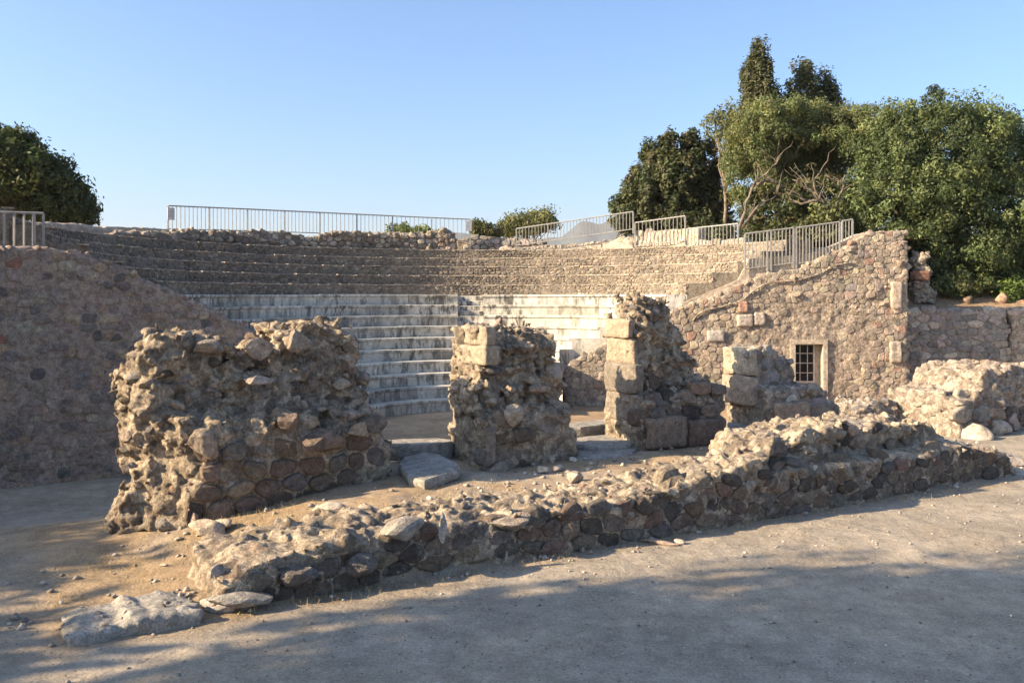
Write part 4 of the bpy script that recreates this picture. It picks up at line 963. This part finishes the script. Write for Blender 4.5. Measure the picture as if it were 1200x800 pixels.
# trees behind and left of the camera that shade the path
d2 = Vector((SUNH.x, SUNH.y)); pv = Vector((SUNH.y, -SUNH.x))
def shadow_tree(label, s_, p_, h, rr, seed, ncl=900, squash=1.):
    gxy = Vector((-d2.x*s_+pv.x*p_, -d2.y*s_+pv.y*p_)); c = gxy+d2*(h/math.tan(ELEV))
    tree('shade_tree', label, (c.x, c.y, 0), [(c.x, c.y, h, rr, rr, rr*squash), (c.x+rr*.3, c.y-rr*.2, h-rr*.4, rr*.8, rr*.8, rr*.6)], ncl, 30, .21, GR, seed, .3, cr=.7, shell=.25)
shadow_tree('big tree behind the camera whose shade covers the near path', 5.5, 4.3, 9, 4.2, 61, 1300)
shadow_tree('second tree behind the camera, further along the path', -2.0, 3.25, 8, 3.8, 62, 1000)
for k, p_ in enumerate((7.8, 10.6, 13.4, 16.2, 19.0)):
    shadow_tree(('first', 'second', 'third', 'fourth', 'farthest')[k]+' tree of the row outside the left edge of the view', -8.6+.3*(k == 1), p_, 3.4, 2.6, 70+k, 800)

# ------------------------------------------------------------ 15 loose slabs and stones
def slab(label, corners, z, thick, seed, col=(.36, .345, .32), tilt=(0, 0), name='stone_slab', cat='slab'):
    c = np.mean(corners, axis=0); n = len(corners); P = []
    cc = chaikin([tuple(p) for p in corners]); rd_ = np.random.default_rng(seed); V = []; F_ = []
    ring = []
    for p in cc: ring.append(np.array(p)+rd_.uniform(-.02, .02, 2))
    m = len(ring)
    for s_, dz in ((.96, -thick), (1.0, -thick*.6), (1.0, -.03), (.96, 0), (.6, .004), (.3, .0)):
        for p in ring:
            q = (p-c)*s_; V.append((q[0], q[1], dz+q[0]*tilt[0]+q[1]*tilt[1]+rd_.uniform(-.006, .006)))
    V.append((0, 0, 0))
    for r in range(5):
        for k in range(m): F_.append((r*m+k, r*m+(k+1) % m, (r+1)*m+(k+1) % m, (r+1)*m+k))
    for k in range(m): F_.append((5*m+k, 5*m+(k+1) % m, 6*m))
    o = link(name, mesh(name, V, F_, M['slab'], None, False), None, (c[0], c[1], z)); return tag(o, label, cat)
def gp(px, py, z): k = (px-600)/FPX; y = (EYE-z)*FPX/(py-HZ); return (k*y, y)
slab('grey marble slab lying tilted between the broad left pier and the middle pier', [gp(463, 536, .62), gp(510, 530, .62), gp(541, 548, .58), gp(535, 554, .56), gp(487, 566, .56)], .60, .13, 1, tilt=(.02, .05))
slab('threshold slab in the gap between the broad left pier and the middle pier', [gp(450, 522, .72), gp(530, 519, .72), gp(530, 513, .72), gp(452, 514, .72)], .72, .25, 2)
slab('upper threshold slab in the gap left of the tallest pier', [gp(662, 503, .70), gp(745, 493, .70), gp(735, 488, .70), gp(660, 496, .70)], .70, .22, 3)
slab('lower worn step slab in front of the threshold left of the tallest pier', [gp(672, 524, .55), gp(748, 520, .55), gp(752, 506, .55), gp(675, 510, .55)], .55, .2, 4)
slab('second worn slab flush with the soil left of the tallest pier', [gp(668, 540, .48), gp(735, 532, .48), gp(752, 522, .48), gp(672, 526, .48)], .475, .2, 6)
slab('dark step between the tallest pier and the pale pier stump', [gp(852, 503, .62), gp(885, 503, .62), gp(880, 490, .62), gp(852, 490, .62)], .62, .25, 5, cat='step')
def loose(label, px, py, r, rz, seed, col, ry=None, z0=.4, group=None, sink=.25):
    p = hit(px, py, z0); V, F_ = rockmesh(1., seed, 3, 1., .97); V = V*np.array([r, ry or r*.7, rz])
    th = random.uniform(-.4, .4); cs, sn = math.cos(th), math.sin(th); V = V@np.array([[cs, -sn, 0], [sn, cs, 0], [0, 0, 1]])
    o = link('loose_stone', mesh('loose_stone', V, F_, M['tint'], col, True), None, (p.x, p.y, p.z+rz*(1-sink))); tag(o, label, 'stone', group)
PA = (.48, .42, .34)
loose('pale loose stone, leftmost of the cluster in front of the middle pier', 635, 554, .09, .06, 1, PA)
loose('pale flat stone second from the left in the cluster before the middle pier', 655, 552, .09, .055, 2, PA)
loose('small pale stone at the back of the cluster before the middle pier', 672, 541, .055, .045, 3, (.5, .46, .4))
loose('large dark-sided stone right of the pale cluster before the middle pier', 672, 565, .13, .10, 4, (.40, .34, .27))
loose('small pale pebble stone beside the dark-sided stone before the middle pier', 647, 543, .05, .05, 5, PA)
loose('flat pale stone on the soil behind the low wall, below the broad pier', 333, 624, .17, .06, 6, PA, .12)
loose('rounded boulder half buried behind the low wall near its left third', 382, 606, .2, .10, 7, (.44, .38, .30), .2)
loose('long pale boulder half buried behind the low wall, right of the rounded one', 405, 612, .2, .10, 8, (.42, .36, .28), .2)
loose('rough stone at the foot of the broad left pier below its left corner', 240, 628, .2, .10, 9, (.40, .33, .25), .15)
loose('small rough stone just right of the broad pier foot', 262, 620, .12, .07, 10, (.42, .35, .27))
loose('pale chip on the bare soil left of the low wall', 192, 663, .05, .02, 11, PA)
loose('pale stone at the road end of the low front wall', 258, 716, .2, .06, 12, (.36, .34, .31), .12, 0)
loose('flat kerb-like stone at the foot of the low wall near its middle', 772, 637, .22, .035, 13, (.36, .27, .21), .1, 0)
loose('small pale stone on the path near the middle of the low wall', 797, 637, .06, .035, 14, (.5, .42, .34), None, 0)
loose('tumbled stone at the foot of the far right ruin, left of the pair', 1147, 514, .3, .17, 15, (.44, .37, .29), .25, 0)
loose('angular stone leaning on another at the foot of the far right ruin', 1168, 508, .3, .2, 16, (.40, .33, .27), .25, 0)
loose('small angular stone between the tumbled stones at the far right ruin', 1186, 505, .2, .2, 17, (.36, .29, .24), .2, 0)
loose('low stone at the right frame edge beyond the end of the low wall', 1192, 545, .22, .1, 18, (.34, .29, .25), .15, 0)
loose('round stone beside the low stone beyond the end of the low wall', 1178, 541, .13, .09, 19, (.36, .30, .26), .15, 0)
o = None
# boulders under the big tree
FU = Line(14., 30.7, 1, 0)
U_ = ruin('masonry_stub', 'narrow stub of old masonry under the big tree, beside the corner of the window wall', 'ruin', FU, outl(FU, [(1068, 356), (1070, 330), (1075, 318), (1071, 305), (1075, 293), (1087, 297), (1089, 318), (1084, 330), (1093, 345), (1094, 356)], .3), 0, .8, .05, .8, 'earthy', None, None, 140, .04)
dressed(U_, 1074, 318, 1091, 329, -.12, .5, (.28, .15, .10), seed=41, bev=.04, name='stone'); rocks(U_, 25, .06, .16, 2.5, 5, TAN, 15, -.3); finish(U_)
for k, (px, py, r, c, lab) in enumerate(((1175, 350, .3, (.36, .24, .17), 'reddish stone on the bank above the sunlit retaining wall'), (1135, 352, .2, (.20, .14, .10), 'dark brown stone on the bank at the top of the shaded retaining wall'), (1196, 356, .22, (.36, .22, .15), 'reddish stone at the right frame edge on the bank'))):
    Yd = 31.; kk = Yd/FPX; V, F_ = rockmesh(r, 40+k, 2, .9, .97)
    z = EYE-(py-HZ)*kk
    o = link('boulder', mesh('boulder', V, F_, M['tint'], c, True), None, ((px-600)*kk, Yd, z)); tag(o, lab, 'boulder')

# ------------------------------------------------------------ 16 gravel, pebbles, dry grass
def scatter(name, label, n, region, r0, r1, pal, seed, flt=None):
    r_ = np.random.default_rng(seed); x = r_.uniform(region[0], region[1], n); y = r_.uniform(region[2], region[3], n)
    if flt is not None: k = flt(x, y); x = x[k]; y = y[k]
    z = gz(x, y); n = len(x); base = np.array([(1, 0, 0), (0, 1, 0), (-1, 0, 0), (0, -1, 0), (0, 0, .7), (0, 0, -.7)]); FF = np.array([(0, 1, 4), (1, 2, 4), (2, 3, 4), (3, 0, 4), (1, 0, 5), (2, 1, 5), (3, 2, 5), (0, 3, 5)])
    s_ = r0+(r1-r0)*r_.random(n)**4
    V = base[None]*(s_[:, None, None]*r_.uniform(.6, 1.3, (n, 6, 1)))+r_.uniform(-.2, .2, (n, 6, 3))*s_[:, None, None]
    th = r_.uniform(0, 6.28, n); cs, sn = np.cos(th)[:, None], np.sin(th)[:, None]
    V = np.stack([V[:, :, 0]*cs-V[:, :, 1]*sn, V[:, :, 0]*sn+V[:, :, 1]*cs, V[:, :, 2]], 2)+np.stack([x, y, z+s_*.25], 1)[:, None]
    F_ = (FF[None]+np.arange(n)[:, None, None]*6).reshape(-1, 3); pal = np.array(pal)
    T = np.repeat(pal[r_.integers(0, len(pal), n)]*r_.uniform(.8, 1.15, (n, 1)), 6, axis=0)
    o = link(name, mesh(name, V.reshape(-1, 3), F_, M['tint'], T)); tag(o, label, 'gravel', kind='stuff')
PC = [(.42, .37, .31), (.34, .30, .26), (.28, .24, .2), (.5, .44, .37)]
scatter('path_gravel', 'scattered small gravel on the dirt path', 9000, (-9, 13, 5.5, 17), .004, .028, PC, 1, lambda x, y: FS.local(x, y)[1] < -2.9)
scatter('rubble_gravel', 'stone chips strewn over the soil between the low wall and the piers', 6500, (-6, 9.5, 7.5, 19), .006, .06, PC, 2, lambda x, y: (FS.local(x, y)[1] > -2.95) & (FS.local(x, y)[1] < .1) & (FS.local(x, y)[0] > -1.8))
scatter('footing_gravel', 'stone chips along the foot of the low front wall', 1500, (-4, 9, 7, 16), .006, .045, PC, 3, lambda x, y: (FS.local(x, y)[1] > -3.25) & (FS.local(x, y)[1] < -2.85) & (FS.local(x, y)[0] > -1.))
def grass(n, seed):
    r_ = np.random.default_rng(seed); x = r_.uniform(-6, 8, n); y = r_.uniform(7.5, 17, n)
    a_, b_ = FS.local(x, y)
    dens = sstep(n2(x, y, .55, 3, 21), .0, .35)*np.where(a_ < 3.2, 1, .25)
    near = np.exp(-((b_+2.95)/.12)**2)*.8*(a_ > 0)
    k = (a_ > -1.9) & (a_ < 11) & (b_ > -3.2) & (b_ < -.02) & (r_.random(n) < np.maximum(dens*(b_ > -2.9), near)); x = x[k]; y = y[k]; n = len(x); z = gz(x, y)
    h = r_.uniform(.02, .085, n); th = r_.uniform(0, 6.28, n); w_ = .0035; lx = r_.normal(0, .035, n); ly = r_.normal(0, .035, n)
    V = np.stack([np.stack([x-np.cos(th)*w_, y-np.sin(th)*w_, z-.01], 1), np.stack([x+np.cos(th)*w_, y+np.sin(th)*w_, z-.01], 1), np.stack([x+lx, y+ly, z+h], 1)], 1).reshape(-1, 3)
    pal = np.array([(.45, .33, .17), (.5, .38, .2), (.36, .26, .13), (.2, .2, .07)]); T = np.repeat(pal[r_.choice(4, n, p=(.4, .3, .22, .08))], 3, axis=0)
    tag(link('dry_grass', mesh('dry_grass', V, np.arange(n*3).reshape(-1, 3), M['straw'], T)), 'thin dry straw-coloured grass on the soil behind and below the low wall', 'grass', kind='stuff')
grass(60000, 5)

# ------------------------------------------------------------ 17 haze
hm = bpy.data.materials.new('air'); hm.use_nodes = True; hn = hm.node_tree; hn.nodes.remove(hn.nodes['Principled BSDF'])
pv_ = hn.nodes.new('ShaderNodeVolumePrincipled'); pv_.inputs['Color'].default_value = (.92, .95, 1, 1); pv_.inputs['Density'].default_value = .00012
hn.links.new(pv_.outputs[0], hn.nodes['Material Output'].inputs['Volume'])
mb = MB(); mb.box((0, 0, 124), (10500, 10500, 252)); o = mb.obj('haze', hm); o['kind'] = 'stuff'
